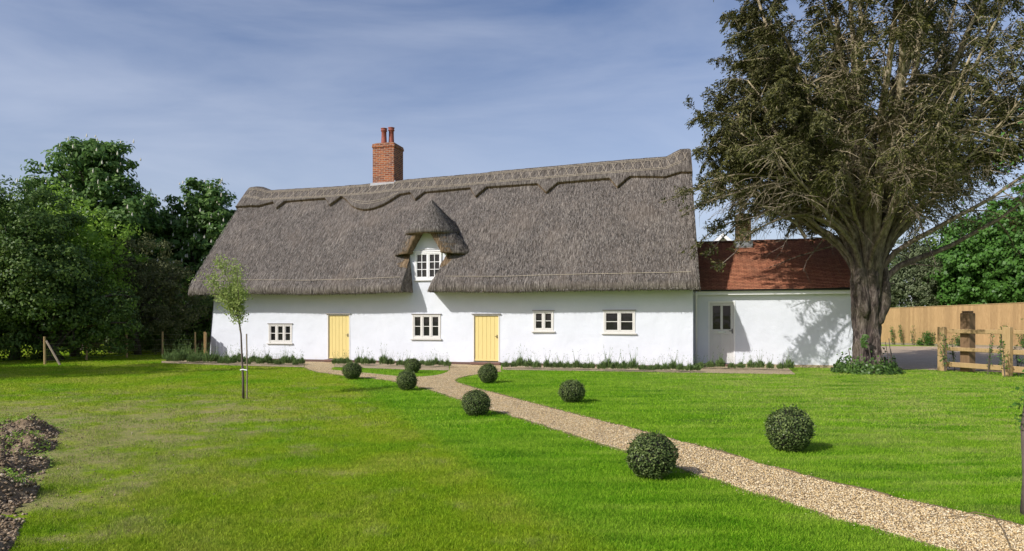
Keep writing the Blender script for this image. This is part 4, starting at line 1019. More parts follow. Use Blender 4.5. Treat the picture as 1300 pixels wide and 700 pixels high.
def put_lav(px, lb, grp, b_=-.33, sc_=1.0, wingrow=False):
    k = random.randrange(4)
    if used[k]: o = lavs[k].copy(); COL.objects.link(o)
    else: o = lavs[k]; used[k] = True
    t, _ = TW(px, 460, b_); x, y, _ = H2W(t, b_); 
    o.location = (x, y, 0.008); sc_ *= 1.25; o.scale = (sc_, sc_, sc_*random.uniform(.85, 1.15)); o.rotation_euler = (0, 0, random.uniform(0, 6)); tag(o, lb, 'plant', grp)
random.seed(4)
px = 643.
while px < 884: put_lav(px+random.uniform(-2, 2), 'small lavender tuft in the row under the two right-hand windows', 'lavender along the right of the cottage wall', random.uniform(-1.62, -1.42), random.uniform(.8, 1.15)); px += random.uniform(8.5, 11.5)
px = 890.
while px < 1004: put_lav(px+random.uniform(-1, 1), 'small lavender tuft in the row before the tiled wing', 'lavender in front of the wing', .02-.04*(px-890)/20, random.uniform(.8, 1.1)); px += random.uniform(10, 13.5)
for px in (426, 433, 441, 456, 464, 472, 487, 496, 508, 518, 529, 536, 545, 553, 561, 568): put_lav(px, 'small lavender tuft in the row between the yellow doors', 'lavender between the doors', random.uniform(-1.7, -1.2), random.uniform(.75, 1.15))
px = 270.
while px < 384: put_lav(px, 'low green plant in the crowded row left of the left yellow door', 'plants left of the doors', random.uniform(-2.5, -.9), random.uniform(.75, 1.1)); px += random.uniform(3.2, 5)
px = 212.
while px < 268: put_lav(px, 'leafy plant in the shaded row beyond the left corner of the cottage', 'plants beyond the left corner', random.uniform(-2.2, -.6), random.uniform(1.0, 1.5)); px += random.uniform(3, 4.5)

# ------------------------------------------------------------------ FENCES
# right: closeboard fence
def PT(px, dist): return Vector((at(px, dist), dist, 0))
A = PT(1095, 42.5); B = PT(1350, 34.5); B = A+(B-A)*1.8
cf = empty('closeboard_fence', A, math.atan2(B.y-A.y, B.x-A.x)); tag(cf, 'new tan closeboard fence across the back of the driveway', 'fence')
Lf = (B-A).length; o = MB(); x = 0; rr = random.Random(3)
while x < Lf:
    w_ = .115+rr.uniform(-.004, .006); zt = np.interp(x, [0, Lf], [2.13, 2.652])+rr.uniform(-.008, .008); o.box(x, x+w_+.012, -.02-rr.uniform(0, .006), .0-(.008 if int(x/.115) % 2 else 0), .12, zt); x += w_
o.build('board_panel', M['newwood'], cf)
o = MB(); o.box(0, Lf, -.03, .02, .0, .11); o.build('gravel_board', M['oldwood'], cf)
for i in range(int(Lf/2.4)+1):
    o = MB(); zt = np.interp(i*2.4, [0, Lf], [2.13, 2.652]); o.cbox(i*2.4, i*2.4+.1, .005, .11, 0, zt+.02); o.build('post', M['newwood'], cf)
o = MB(); V = [(0, -.05, 2.14), (Lf, -.05, 2.662), (Lf, .05, 2.662), (0, .05, 2.14), (0, -.05, 2.17), (Lf, -.05, 2.692), (Lf, .05, 2.692), (0, .05, 2.17)]
o.add(V, [(0, 1, 5, 4), (4, 5, 6, 7), (2, 3, 7, 6), (0, 3, 2, 1)]); o.build('capping_rail', M['railwood'], cf)
# post and rail fence
pr = empty('post_and_rail_fence', (at(1196, 20.3), 20.3, 0)); tag(pr, 'low tan post and rail fence at the right end of the lawn', 'fence')
E0 = Vector((0, 0, 0)); E1 = Vector((at(1279, 18.4)-at(1196, 20.3), 18.4-20.3, 0)); dd_ = (E1-E0).normalized(); E2 = E0+dd_*(E1.length*2); E3 = E0+dd_*(E1.length*3)
az = math.atan2(dd_.y, dd_.x)
def boxy(name, mat, c, ln_, wd_, h0, h1, par, rz=az, ch=.012):
    o = MB(); o.cbox(-ln_/2, ln_/2, -wd_/2, wd_/2, h0, h1, ch); q = o.build(name, mat, par); q.location = c; q.rotation_euler = (0, 0, rz); return q
for i, e in enumerate((E0, E1, E2, E3)): boxy('post', M['railwood'], e, .22, .13, 0, 1.31+.02*i, pr)
for (z0, z1) in ((1.13, 1.25), (.60, .72), (.13, .28)):
    for a_, b_ in ((E0, E1), (E1, E2), (E2, E3)):
        q = boxy('rail', M['railwood'], (a_+b_)/2+Vector((dd_.y, -dd_.x, 0))*(-.09), (b_-a_).length-.015, .045, z0+random.uniform(-.02, .02), z1, pr, az)
gp = empty('gate_post', (at(1228.5, 19.9), 19.9, 0), az); tag(gp, 'tall square brown gate post behind the post and rail fence', 'post')
o = MB(); o.cbox(-.15, .15, -.13, .13, 0, 1.72, .02); o.build('shaft', M['sleeper'], gp); o = MB(); o.cbox(-.12, .12, -.10, .10, 1.722, 1.78, .02); o.build('post_cap', M['sleeper'], gp)
# left: wire fence
wf = empty('wire_fence', (0, 0, 0)); tag(wf, 'wire fence on thin wooden posts in the shade of the left trees', 'fence')
posts = [(57, 463, .95), (110, 457.5, 1.0), (161, 454.5, 1.0), (206, 453, 1.03), (248, 452.5, 1.0)]; tops = []
for i, (px, py, h_) in enumerate(posts):
    x, y = G(px, py); o = MB(); o.tube([(x, y, 0), (x+random.uniform(-.02, .02), y, h_)], [.04, .034], 8); o.build('post', M['railwood'], wf); tops.append((x, y))
x, y = tops[0]; o = MB(); o.tube([(x+.05, y, .8), (x+.75, y-.35, 0.0)], .035, 6); o.build('brace', M['oldwood'], wf)
o = MB()
for z in (.12, .3, .5, .7, .92):
    for (a_, b_) in zip(tops[:-1], tops[1:]): o.tube([(a_[0], a_[1], z), ((a_[0]+b_[0])/2, (a_[1]+b_[1])/2, z-.01), (b_[0], b_[1], z)], .004, 3, False)
for (a_, b_) in zip(tops[:-1], tops[1:]):
    for k in range(1, 1): f = k/14; x = a_[0]+(b_[0]-a_[0])*f; y = a_[1]+(b_[1]-a_[1])*f; o.tube([(x, y, .1), (x, y, .9)], .003, 3, False)
o.build('wire', M['steel'], wf)
# stump of boarded fence at the left corner
sf = empty('fence_end', (at(262, 25.6), 25.6, 0), R(-70)); tag(sf, 'short bright timber fence end against the left corner of the cottage', 'fence')
o = MB()
for k in range(4): o.cbox(k*.13, k*.13+.12, -.01, .015, .0, 1.02+.04*math.sin(k*4), .004)
o.build('board_panel', M['newwood'], sf)
o = MB(); o.cbox(-.06, .04, -.09, -.015, 0, 1.06, .01); o.build('post', M['newwood'], sf); o = MB(); o.cbox(.02, .52, .02, .06, .25, .33, .005); o.build('rail', M['newwood'], sf)
# dark boarded shed wall under the trees
dp = empty('panel_fence', (at(215, 33), 33, 0), R(-3)); tag(dp, 'weathered dark board fence deep in the shade beside the cottage', 'fence')
o = MB()
for k in range(34): o.box(k*.145-2, k*.145-2+.13, -.012*(k % 2), .015, .05, 1.9+.03*math.sin(k*3))
o.build('board_panel', M['darkwood'], dp)

# ------------------------------------------------------------------ YOUNG TREE
yt = empty('young_tree', (*G(309, 507), 0)); tag(yt, 'slender young tree with pale new leaves staked in the left lawn', 'tree')
rg = np.random.default_rng(31); K_ = 13.17/F
def yp(px, py, dy=0): return ((px-309)*K_, dy, (507-py)*K_)
o = MB(); o.tube([yp(309, 507), yp(308.5, 480), yp(307, 450), yp(306, 425), yp(303, 405), yp(301, 388)], [.026, .022, .019, .017, .015, .012], 8)
brs = [[(303, 405), (296, 390), (288, 378), (278, 362), (268, 350)], [(301, 395), (296, 375), (287, 352), (278, 335), (272, 326)], [(301, 390), (300, 370), (296, 350), (290, 333)],
       [(302, 398), (306, 380), (308, 360), (310, 342)], [(301, 388), (298, 378), (292, 368), (284, 372)], [(303, 405), (304, 392), (303, 375), (302, 362)], [(297, 391), (289, 388), (281, 376), (270, 372)]]
tips = []
for bi_, b_ in enumerate(brs):
    dys = rg.normal()*.12; pts = [yp(p[0], p[1], dys*i) for i, p in enumerate(b_)]; o.tube(pts, [.011-.0018*i for i in range(len(b_))], 5)
    for i in range(1, len(pts)):
        for f in (0, .33, .66): tips.append(np.array(pts[i-1])*(1-f)+np.array(pts[i])*f)
o.build('trunk', M['bark_young'], yt, True)
T_ = np.array(tips); T_ = T_[rg.uniform(0, 1, len(T_)) < .75]; P = np.repeat(T_, 62, 0)+rg.normal(size=(len(T_)*62, 3))*np.array([.075, .075, .075]); 
V, Fc = leaves(P, rg.normal(size=P.shape)+np.array([0, 0, .4]), .062, .026, rg); np_mesh('crown', V, Fc, M['young'], yt)
o = MB(); o.tube([yp(314, 508, -.02), yp(314.3, 470, -.02), yp(313.5, 424, -.02)], .014, 6); o.build('stake', M['oldwood'], yt)
o = MB(); o.tube([yp(305, 470), yp(309, 469, -.04), yp(315, 470, -.05)], .011, 6); o.build('tie', M['frame_w'], yt)

# ------------------------------------------------------------------ BIG YEW
YD = 19.7; YX = at(1099.5, YD)
yw = empty('yew_tree', (YX, YD, 0)); tag(yw, 'huge old yew with a gnarled trunk and dark crown in front of the wing', 'tree')
rg = np.random.default_rng(77); rp_ = random.Random(8)
o = MB()
nR, nA = 70, 72; V = []
for j in range(nR+1):
    z = -.05+3.55*j/nR
    rb = np.interp(z, [0, .12, .4, 1.0, 1.7, 2.3, 2.9, 3.5], [.74, .66, .58, .54, .57, .60, .56, .40])
    for i in range(nA):
        a_ = 2*math.pi*i/nA; fl = .10*math.sin(a_*5+z*.7+1.2*math.sin(z*1.1))+.06*math.sin(a_*9-z*1.1)+fbm(math.cos(a_)*2, math.sin(a_)*2, z*1.1, 4)*.16+abs(fbm(math.cos(a_)*5, math.sin(a_)*5, z*2.6+4, 3))*-.12
        r_ = rb*.64*(1+fl*1.0); V.append((r_*math.cos(a_)+.05*math.sin(z*1.3), r_*math.sin(a_), z))
Fc = [(j*nA+i, j*nA+(i+1) % nA, (j+1)*nA+(i+1) % nA, (j+1)*nA+i) for j in range(nR) for i in range(nA)]; Fc.append(tuple(nR*nA+i for i in range(nA)))
o.add(V, Fc)
# stems that hug the trunk then part
hug = [(-.30, -.38, 1.2), (.32, -.36, 1.0), (.0, -.5, 1.5), (.5, .0, .9), (-.5, .05, 1.3)]
for (xs_, pts_) in enumerate([[(.28, -.22, 1.35), (.50, -.20, 1.9), (.62, -.12, 2.5), (.60, 0, 3.2), (.5, .1, 4.2), (.62, .2, 5.4)], [(-.25, -.30, 1.6), (-.30, -.30, 2.6), (-.34, -.22, 3.5), (-.5, -.1, 4.6), (-.8, 0, 6.0)], [(.05, -.35, 1.9), (.02, -.30, 3.0), (.10, -.15, 4.2), (.12, -.05, 5.6), (.3, 0, 7.4)], [(0, .2, 2.4), (-.1, .2, 4), (-.15, .3, 6)]]):
    q_ = [Vector(pts_[0])]
    for a0, b0 in zip(pts_[:-1], pts_[1:]):
        for k_ in range(1, 6): q_.append(Vector(a0).lerp(Vector(b0), k_/5)+Vector((fbm(k_*.3, b0[2], xs_)*.05, fbm(b0[2], k_*.3, xs_)*.05, 0)))
    q_ = [Vector((v_.x*.78, v_.y*.85, v_.z)) for v_ in q_]; base_n = len(o.v); o.tube(q_, [.185*(1-.5*i/(len(q_)-1))*(.3 if i == 0 else .7 if i == 1 else .9 if i == 2 else 1)+fbm(i*.45, xs_, 0)*.03 for i in range(len(q_))], 16)
    for vi in range(base_n, len(o.v)):
        x_, y_, z_ = o.v[vi]; f_ = fbm(x_*4, y_*4, z_*1.6, 3)*.045; o.v[vi] = (x_+f_, y_-abs(f_), z_)
tr_o = o.build('trunk', M['bark'], yw, True)
lb = MB(); tw = MB(); LP, LU, LW = [], [], []
def curve(start, d, ln_, up, wig, n=9):
    p = Vector(start); d = Vector(d).normalized(); pts = [p.copy()]; ph = Vector(rg.normal(size=3))
    for i in range(n):
        d = (d+Vector((0, 0, up/n))+Vector(rg.normal(size=3))*wig).normalized(); p = p+d*(ln_/n); pts.append(p.copy())
    return pts, d
limbs = []
# (azimuth deg [0=+x right, 270 = toward camera], elevation, length, start height, radius, up bend)
spec = []
for q_ in range(17):                                   # tall ascending stems
    spec.append((q_*360/17+rg.uniform(-8, 8), rg.uniform(60, 80), rg.uniform(8.0, 10.2), rg.uniform(2.7, 3.4), rg.uniform(.12, .19), rg.uniform(-.1, .2)))
for q_ in range(12):                                   # spreading middle limbs
    a0 = q_*30+rg.uniform(-8, 8); spec.append((a0, rg.uniform(36, 54), rg.uniform(6.0, 7.2), rg.uniform(2.7, 3.4), rg.uniform(.08, .13), rg.uniform(.1, .35)))
for a0 in (168, 184, 200, 218, 150, 130, 90, 50):      # low limbs, left and back
    spec.append((a0, rg.uniform(22, 34), rg.uniform(5.0, 5.7), rg.uniform(2.9, 3.3), .085, .12))
spec += [(355, 12, 5.8, 2.3, .12, .5), (338, 24, 5.6, 2.6, .11, .45), (12, 28, 5.8, 2.6, .10, .3), (28, 40, 6.0, 2.8, .10, .2), (318, 36, 5.4, 2.8, .09, .3), (262, 34, 4.4, 2.9, .08, .5), (285, 44, 5.0, 2.9, .09, .3), (350, 36, 6.2, 2.8, .10, .15), (5, 42, 6.6, 2.9, .10, .1), (335, 46, 6.4, 2.9, .10, .1), (25, 32, 6.0, 2.9, .09, .15), (195, 38, 6.0, 3.0, .10, .15), (178, 44, 6.4, 3.0, .10, .1), (212, 50, 6.6, 3.0, .10, .1), (238, 36, 4.6, 3.0, .08, .3), (90, 86, 10.4, 2.8, .20, 0), (200, 84, 10, 2.8, .19, 0), (330, 83, 10, 2.8, .18, 0)]
for (azd, el, ln_, zs_, r_, up) in spec:
    a_ = R(azd); st = (math.cos(a_)*.20, math.sin(a_)*.19, zs_-.6)
    # leave the trunk steeply, then lean out
    p = Vector(st); pts = [p.copy()]; wob = Vector(rg.normal(size=3))*.05
    for i in range(12):
        f = i/11; e_ = R(el+(84-el)*max(0, 1-f*(2.3 if el > 34 else 3.4))+up*35*f); d = Vector((math.cos(a_)*math.cos(e_), math.sin(a_)*math.cos(e_), math.sin(e_)))
        ln2 = ln_*(1.14 if math.cos(a_) > .4 else 1.0); wob = wob*.6+Vector(rg.normal(size=3))*.07; p = p+(d+wob).normalized()*(ln2/12); pts.append(p.copy())
    lb.tube(pts, [r_*(1-.88*(i/12)**.75)+.009 for i in range(13)], 8); limbs.append((pts, r_, ln_, azd, el))
nsec = 0
for (pts, r0, ln_, azd, el) in limbs:
    n2 = int(ln_*2.9)+2
    for k in range(n2):
        f = .24+.76*(k+rg.uniform())/n2; i = min(11, int(f*12)); p = pts[i].lerp(pts[i+1], f*12-i); dr = (pts[i+1]-pts[i]).normalized()
        if p.z < 4.4 and rg.uniform() < .8: continue
        side = Vector(rg.normal(size=3)); out = Vector((p.x, p.y, 0)); out = out.normalized() if out.length > .1 else Vector((1, 0, 0))
        d2 = (dr*.55+side*.5+out*.55+Vector((0, 0, .05))).normalized(); l2 = rg.uniform(.9, 2.3)*(1.15-.45*f)
        q, dq = curve(p, d2, l2, -.35, .12, 6); rr0 = max(.012, r0*(1-.8*f)*.38); lb.tube(q, [rr0*(1-.13*m_) for m_ in range(7)], 4, False); nsec += 1
        for m_ in range(int(5+l2*4)):
            g_ = .18+.82*rg.uniform(); ii = min(5, int(g_*6)); pp = q[ii].lerp(q[ii+1], g_*6-ii); d3 = ((q[ii+1]-q[ii]).normalized()*.6+Vector(rg.normal(size=3))*.6+Vector((0, 0, -.15))).normalized()
            l3 = rg.uniform(.25, .7); s_, ds = curve(pp, d3, l3, -.5, .15, 3); (tw.tube(s_, [.007, .006, .005, .003], 3, False) if pp.z > 4.2 or rg.uniform() < .3 else None)
            rad = math.hypot(pp.x, pp.y)
            # foliage grows at the outside of the crown; bare toward the middle and thinner on the right
            dens = min(1, max(0.0, (rad-1.2)/2.0)); hgt = pp.z
            if hgt > 7: dens = max(dens, .6)
            if pp.x > 1.5: dens *= .60
            if pp.y < -.3 and abs(pp.x-.3) < 2.6 and hgt < 9.5: dens *= .50
            if pp.x > .2 and hgt < 5.6: dens *= .38
            zlo = 4.75 if pp.x < -.8 and rad < 4.4 else (4.1 if pp.x < 0 else 3.6)
            if -4.5 < pp.x < -2.7: zlo = 5.5
            if hgt < zlo+.4: dens *= max(0, (hgt-zlo)/.4)
            nl = 0 if rg.uniform() > .35+.55*dens else rg.binomial(82, dens*.95); dl = np.array(ds); sd = np.cross(dl, [0, 0, 1.0]); sd = sd/(np.linalg.norm(sd)+1e-6)
            for _ in range(nl):
                u_ = rg.uniform(0, 1)**.8; jj = min(2, int(u_*3)); c_ = np.array(s_[jj].lerp(s_[jj+1], u_*3-jj)); of = rg.uniform(-1, 1)
                LP.append(c_+sd*of*.15*(1.1-u_*.7)+dl*abs(of)*.06+rg.normal(size=3)*np.array([.035, .035, .035])+np.array([0, 0, -.10*of*of])); LU.append(dl*.8+sd*np.sign(of)*.8+rg.normal(size=3)*.3+np.array([0, 0, -.2]))
# long drooping sprays that reach left past the thatch
for (tx, ty, dd2) in ((838, 262, 17.6), (862, 275, 18.0), (885, 262, 18.2), (900, 300, 18.6), (893, 325, 19.0), (915, 345, 18.5), (890, 240, 18.6), (975, 275, 18.2), (873, 318, 18.9)):
    e = Vector((at(tx, dd2)-YX, dd2-YD, hz(ty, dd2))); s_ = Vector((-.4-1.6*rp_.random(), -.5, 3.6+rp_.random())); pts = []
    for i in range(9): f = i/8; pts.append(s_.lerp(e, f)+Vector((0, 0, .9*math.sin(f*math.pi)))+Vector(rg.normal(size=3))*.05)
    lb.tube(pts, [.05*(1-.85*i/8)+.004 for i in range(9)], 5, False)
    for m_ in range(20):
        f = .62+.38*rg.uniform(); i = min(7, int(f*8)); pp = pts[i].lerp(pts[i+1], f*8-i); d3 = (Vector((-.6, 0, -.1))+Vector(rg.normal(size=3))*.6).normalized(); q, ds = curve(pp, d3, rg.uniform(.15, .42), -.3, .1, 3); tw.tube(q, .004, 3, False)
        for _ in range(15): u_ = rg.uniform(0, 1); jj = min(2, int(u_*3)); c_ = q[jj].lerp(q[jj+1], u_*3-jj); LP.append(np.array(c_)+rg.normal(size=3)*.05); LU.append(np.array(ds)+rg.normal(size=3)*.5)
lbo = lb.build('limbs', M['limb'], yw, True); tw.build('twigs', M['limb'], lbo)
LP = np.array(LP); LU = np.array(LU); V, Fc = leaves(LP, rg.normal(size=LP.shape)*.8+np.array([0, 0, .6]), .110, .038, rg, LU); cr_ = np_mesh('crown', V, Fc, M['yew'], yw)
print('yew leaves', len(LP), 'secondaries', nsec)
# ivy round the foot
P = []; nrI = []
for _ in range(1900):
    a_ = rg.uniform(0, 6.283); z = abs(rg.normal())*.17; rr = .68-.12*min(1, z)+rg.uniform(0, .14)+max(0, .25-z)*rg.uniform(0, .9); P.append((math.cos(a_)*rr, math.sin(a_)*rr, z+.02)); nrI.append((math.cos(a_), math.sin(a_), .5))
for _ in range(90): a_ = R(238)+rg.normal()*.06; z = rg.uniform(.75, 1.1); P.append((math.cos(a_)*.66, math.sin(a_)*.66, z)); nrI.append((math.cos(a_), math.sin(a_), .3))
P = np.array(P); V, Fc = leaves(P, np.array(nrI)+rg.normal(size=P.shape)*.4, .085, .07, rg)
iv = empty('ivy', (YX, YD, 0)); tag(iv, 'ivy wrapping the foot of the big yew', 'ivy'); np_mesh('foliage', V, Fc, M['ivy'], iv)
o = MB()
for k in range(9):
    a_ = R(200+k*16); o.tube([(math.cos(a_)*.72, math.sin(a_)*.72, .02), (math.cos(a_+.1)*.66, math.sin(a_+.1)*.66, .35), (math.cos(a_-.05)*.62, math.sin(a_-.05)*.62, .7+.1*(k % 4))], .011, 4)
o.build('stem', M['bark_young'], iv)

# ------------------------------------------------------------------ LEFT TREES
def X_(px, d): return at(px, d)
c1d = 34.; make_tree('chestnut_tree', (X_(115, c1d), c1d), [(0, 0, 8.0, 2.4, 2.4, 2.6), (-1.6, -.3, 6.3, 2.0, 2.0, 2.2), (1.6, -.3, 6.2, 2.1, 2.2, 2.2), (0, -.4, 4.4, 3.2, 2.6, 2.2), (.2, 0, 9.3, 1.3, 1.3, 1.3)], M['chestnut'], 'tall dark horse chestnut with cream blossom candles, highest crown on the left', clumps=420, cr=.5, per=62, leaf=(.26, .13), trunk_r=.35, seed=3, candles=240)
c2d = 37.; make_tree('chestnut_tree', (X_(255, c2d), c2d), [(0, 0, 6.9, 2.0, 2.0, 2.0), (-1.1, -.2, 5.6, 1.7, 1.8, 1.9), (1.3, -.2, 5.6, 1.6, 1.8, 2.0), (0, -.3, 3.8, 2.8, 2.2, 2.2)], M['chestnut'], 'rounder horse chestnut with pale blossom candles just left of the thatch', clumps=380, cr=.45, per=62, leaf=(.26, .13), trunk_r=.3, seed=4, candles=300)
make_tree('chestnut_tree', (X_(192, 38), 38), [(0, 0, 6.2, 1.8, 1.8, 1.9), (0, 0, 4.0, 2.6, 2.0, 2.4)], M['chestnut'], 'lower dark chestnut crown filling the gap between the two tall chestnuts', clumps=220, cr=.5, per=55, leaf=(.26, .14), seed=5, candles=40)
make_tree('maple_tree', (X_(18, 25.5), 25.5), [(0, 0, 4.6, 2.3, 2.0, 1.9), (-2, 0, 3.6, 2.2, 2, 2.0), (1.2, -.6, 3.0, 2.0, 1.8, 1.8), (0, 0, 1.6, 2.8, 1.8, 1.5)], M['hedge'], 'broad green maple bush at the far left edge', clumps=460, cr=.5, per=100, leaf=(.13, .08), seed=6, zmin=.05, trunk_r=.15)
make_tree('field_maple', (X_(95, 28), 28), [(0, 0, 5.4, 1.7, 1.5, 1.5), (-1.6, 0, 4.7, 1.5, 1.4, 1.5), (1.3, -.2, 4.3, 1.4, 1.4, 1.5), (0, -.3, 2.8, 2.8, 1.7, 1.9)], M['lime'], 'yellow green tree in fresh leaf in front of the tall chestnut', clumps=230, cr=.42, per=46, leaf=(.14, .075), seed=7, zmin=1.3, trunk_r=.14)
make_tree('hawthorn_tree', (X_(175, 29.5), 29.5), [(0, 0, 3.6, 2.1, 1.5, 1.6), (-1.8, 0, 3.1, 1.6, 1.4, 1.6), (1.4, .1, 2.6, 1.3, 1.3, 1.7), (0, 0, 1.6, 2.8, 1.4, 1.5)], M['olive'], 'twiggy olive green thorn bush behind the wire fence', clumps=300, cr=.36, per=62, leaf=(.10, .05), seed=8, zmin=.05, trunk_r=.12)
make_tree('hedge_bush', (X_(60, 24.8), 25.2), [(0, 0, 1.9, 1.8, 1.2, 1.7), (1.4, .6, 1.5, 1.5, 1.0, 1.4), (-1.6, -.6, 1.8, 1.5, 1.1, 1.7)], M['hedge'], 'dark bush behind the left end of the wire fence', clumps=200, cr=.35, per=60, leaf=(.12, .07), seed=9, zmin=.1)
make_tree('hedge_bush', (X_(130, 30), 31), [(0, 0, 1.2, 1.9, 1.0, 1.3), (1.8, .3, 1.0, 1.4, .9, 1.2)], M['hedge'], 'low dark bush under the yellow green tree behind the fence', clumps=150, cr=.35, per=55, leaf=(.12, .07), seed=26, zmin=.05)
make_tree('hedge_bush', (X_(190, 31.5), 32.5), [(0, 0, 1.1, 1.8, 1.0, 1.3), (-1.4, .3, 1.2, 1.2, .9, 1.2)], M['hedge'], 'low dark bush under the olive thorn behind the fence', clumps=140, cr=.35, per=55, leaf=(.12, .07), seed=27, zmin=.05)
make_tree('hedge_bush', (X_(232, 32), 32), [(0, 0, 1.7, 1.7, 1.1, 1.5), (1.2, .3, 2.3, 1.0, 1.0, 1.7)], M['hedge'], 'dark bush between the wire fence and the cottage corner', clumps=130, cr=.35, per=55, leaf=(.12, .07), seed=10, zmin=.1)
make_tree('backing_hedge', (-29, 43), [(-8, 0, 1.6, 5, 1.4, 1.8), (-1, 0, 1.7, 5, 1.4, 1.9), (6, 0, 1.6, 5, 1.4, 1.9), (12, 0, 1.6, 4, 1.4, 1.8)], M['hedge'], 'added long low dark hedge blocking light far behind the left trees', 'hedge', clumps=260, cr=.7, per=50, leaf=(.25, .16), seed=28, zmin=.05, trunk_r=.1)  # added to cover the sunlit ground behind the trees and stop light
# neighbours out of frame that shade the left of the lawn
make_tree('ash_tree', (-20.2, 15.2), [(0, 0, 6.0, 2.5, 2.4, 2.2), (-1.6, .6, 4.8, 2.2, 2.2, 2.2), (1.0, .8, 4.0, 2.2, 2.0, 2.0), (0, 0, 2.2, 2.4, 2.2, 1.6)], M['hedge'], 'leafy tree beyond the left edge of the lawn, nearest the camera', clumps=260, cr=.6, per=44, leaf=(.24, .15), seed=12)
make_tree('ash_tree', (-23.5, 20.5), [(0, 0, 3.9, 2.6, 2.6, 1.8), (1.4, .6, 3.0, 2.0, 2, 1.8), (-1, 1, 3.0, 2.2, 2.2, 1.8)], M['hedge'], 'leafy tree beyond the left maple bush', clumps=320, cr=.65, per=44, leaf=(.26, .16), seed=13)

# ------------------------------------------------------------------ RIGHT TREES
make_tree('sycamore_tree', (X_(1262, 45), 45), [(0, 0, 6.4, 3.2, 2.8, 2.8), (2.6, -.4, 5.2, 2.6, 2.4, 2.6), (-1.9, -.5, 4.8, 1.9, 2.0, 2.3), (0, -.6, 3.4, 3.4, 2.2, 1.8)], M['bright'], 'bright green broad tree above the closeboard fence at the right', clumps=400, cr=.6, per=66, leaf=(.26, .17), trunk_r=.3, seed=15)
make_tree('sycamore_tree', (X_(1330, 42), 42), [(0, 0, 7.0, 3.0, 2.6, 3.0), (-1.4, -.6, 4.6, 2.4, 2, 2.4)], M['bright'], 'bright green tree partly beyond the right edge', clumps=300, cr=.6, per=60, leaf=(.26, .17), trunk_r=.3, seed=16)
make_tree('hawthorn_tree', (X_(1165, 47), 47), [(0, 0, 3.6, 2.5, 1.8, 2.2), (1.8, 0, 3.6, 1.8, 1.6, 2.4), (-1.8, 0, 3.2, 1.6, 1.6, 2.0), (-.3, .4, 5.5, 1.5, 1.5, 1.6)], M['greyleaf'], 'grey green thorn in pale blossom behind the fence beside the yew', clumps=330, cr=.45, per=60, leaf=(.15, .09), seed=17)
make_tree('sycamore_tree', (X_(1205, 52), 52), [(0, 0, 5.6, 2.6, 2.2, 2.8), (.6, 0, 3.4, 3.0, 2.2, 2.4)], M['hedge'], 'darker tree between the thorn and the bright tree', clumps=260, cr=.6, per=55, leaf=(.26, .16), seed=18)
make_tree('sycamore_tree', (X_(1115, 56), 56), [(0, 0, 4.6, 2.6, 2.2, 2.6), (-2.4, 0, 3.2, 2.4, 2, 2.2)], M['bright'], 'green tree glimpsed behind the yew trunk', clumps=200, cr=.6, per=50, leaf=(.26, .16), seed=19)
make_tree('sycamore_tree', (X_(1420, 40), 40), [(0, 0, 6.0, 3.4, 3, 3.6)], M['hedge'], 'dark tree out beyond the right edge of the view', clumps=200, cr=.7, per=45, leaf=(.28, .18), seed=20)
# small shrubs along the fence foot and in the rail fence
def shrub(name, loc, h, w_, mat, n, leaf, lb, cat, seed, grp=None, stems=5):
    rg = np.random.default_rng(seed); o = empty(name, (*loc, 0)); tag(o, lb, cat, grp); sb = MB(); P = []
    for k in range(stems):
        a_ = rg.uniform(0, 6.28); e = np.array([math.cos(a_)*w_*rg.uniform(.2, 1), math.sin(a_)*w_*rg.uniform(.2, 1)*.6, h*rg.uniform(.65, 1)]); sb.tube([(0, 0, 0), tuple(e*np.array([.4, .4, .5])), tuple(e)], [.012, .008, .004], 4, False)
        f = rg.uniform(.2, 1, (n//stems, 1)); P.append(e*f*np.array([1, 1, 1])+rg.normal(size=(n//stems, 3))*w_*.22)
    P = np.concatenate(P); P = P[P[:, 2] > .02]; V, Fc = leaves(P, rg.normal(size=P.shape)+np.array([0, 0, .4]), leaf, leaf*.55, rg); np_mesh('foliage', V, Fc, mat, o); sb.build('stem', M['bark_young'], o)
def fpt(px, off=.5):
    # along the fence line
    k = (px-CX)/F; u = B-A; t = (k*A.y-A.x)/(u.x-k*u.y); p = A+u*t; return (p.x-u.normalized().y*-off*0+.0, p.y-off)
for i, (px, h_, w_, n_, lb) in enumerate([(1127, 1.1, .22, 160, 'thin climbing shrub at the fence foot next to the yew trunk'), (1139, 1.25, .2, 150, 'narrow upright shrub second from the yew along the fence'), (1152, 1.2, .2, 60, 'sparse climbing shrub on the fence right of the upright one'), (1173, .85, .42, 700, 'rounded leafy shrub at the foot of the fence'), (1161, .35, .35, 260, 'low leafy clump left of the rounded shrub'), (1208, .7, .35, 300, 'small shrub at the fence foot behind the fence rails'), (1262, 1.3, .3, 260, 'taller climber on the fence near the right post'), (1290, 1.2, .4, 320, 'leafy climber on the fence at the right edge')]):
    shrub('shrub', fpt(px), h_, w_, M['bright'], n_, .085, lb, 'shrub', 60+i, 'shrubs at the fence foot', 6 if n_ > 200 else 3)
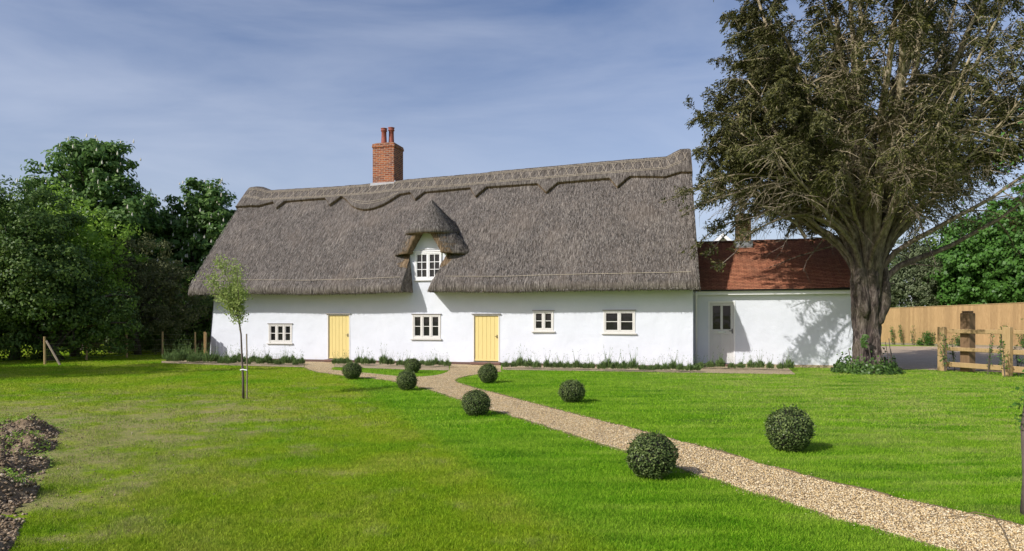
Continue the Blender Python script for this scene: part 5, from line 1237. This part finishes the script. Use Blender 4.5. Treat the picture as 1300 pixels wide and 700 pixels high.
for i, (px, dd3, h_, n_, lb) in enumerate([(1200, 20.0, 1.25, 170, 'leafy climber tangled round the left rail post'), (1212, 20.3, 1.1, 110, 'thin sapling between the left post and the gate post'), (1254, 18.9, 1.3, 80, 'wispy sapling between the gate post and the right post'), (1276, 18.0, 1.25, 150, 'leafy climber on the right rail post'), (1293, 18.6, .9, 110, 'sapling at the right edge beyond the right rail post')]):
    shrub('sapling', (at(px, dd3), dd3), h_, .2, M['bright'], n_, .06, lb, 'sapling', 80+i, 'saplings in the rail fence', 3)
# slim trunk with leaves at the very right edge
et_ = empty('edge_tree', (at(1304, 5.35), 5.35, 0)); tag(et_, 'slim leafy trunk cut by the right edge of the picture', 'tree')
o = MB(); o.tube([(0, 0, 0), (.012, 0, .3), (-.01, 0, .7), (.05, 0, 1.2), (.25, 0, 1.8), (.62, .1, 2.4)], [.05, .042, .036, .028, .018, .006], 9); o.tube([(0, 0, .75), (-.05, -.05, .9), (-.02, -.08, 1.1)], .01, 5); o.build('trunk', M['bark_young'], et_, True)
rg = np.random.default_rng(90); P = np.concatenate([rg.normal(size=(60, 3))*np.array([.045, .05, .10])+np.array([-.02, 0, .85]), rg.normal(size=(900, 3))*np.array([.3, .4, .35])+np.array([.75, .2, 2.5])]); V, Fc = leaves(P, rg.normal(size=P.shape)+np.array([0, 0, .4]), .05, .03, rg); np_mesh('crown', V, Fc, M['bright'], et_)
# thin dry cane across the path, right
a_ = G(1261, 660); b_ = G(1283, 702); o = MB(); o.tube([(a_[0]-.35, a_[1]+.02, .015), (a_[0]-.12, a_[1]+.03, .05), (a_[0], a_[1], .03), ((a_[0]+b_[0])/2, (a_[1]+b_[1])/2, .06), (b_[0], b_[1], .03), (b_[0]+.03, b_[1]-.15, .02)], .0045, 6)
tag(o.build('dry_cane', M['edging']), 'thin brown cane lying across the gravel path at the lower right', 'cane')
# young leafy twig at the left edge, high up: a side branch of a near tree outside the frame
make_tree('birch_tree', (-14.6, 16.2), [(.6, .2, 5.3, .95, .8, .75), (-.6, 0, 4.4, .9, .8, 1.0), (-.4, 0, 3.2, .8, .8, 1.0)], M['hedge'], 'thin tree at the left edge whose top twigs reach into the sky', clumps=46, cr=.22, per=22, leaf=(.13, .07), trunk_r=.09, seed=25)
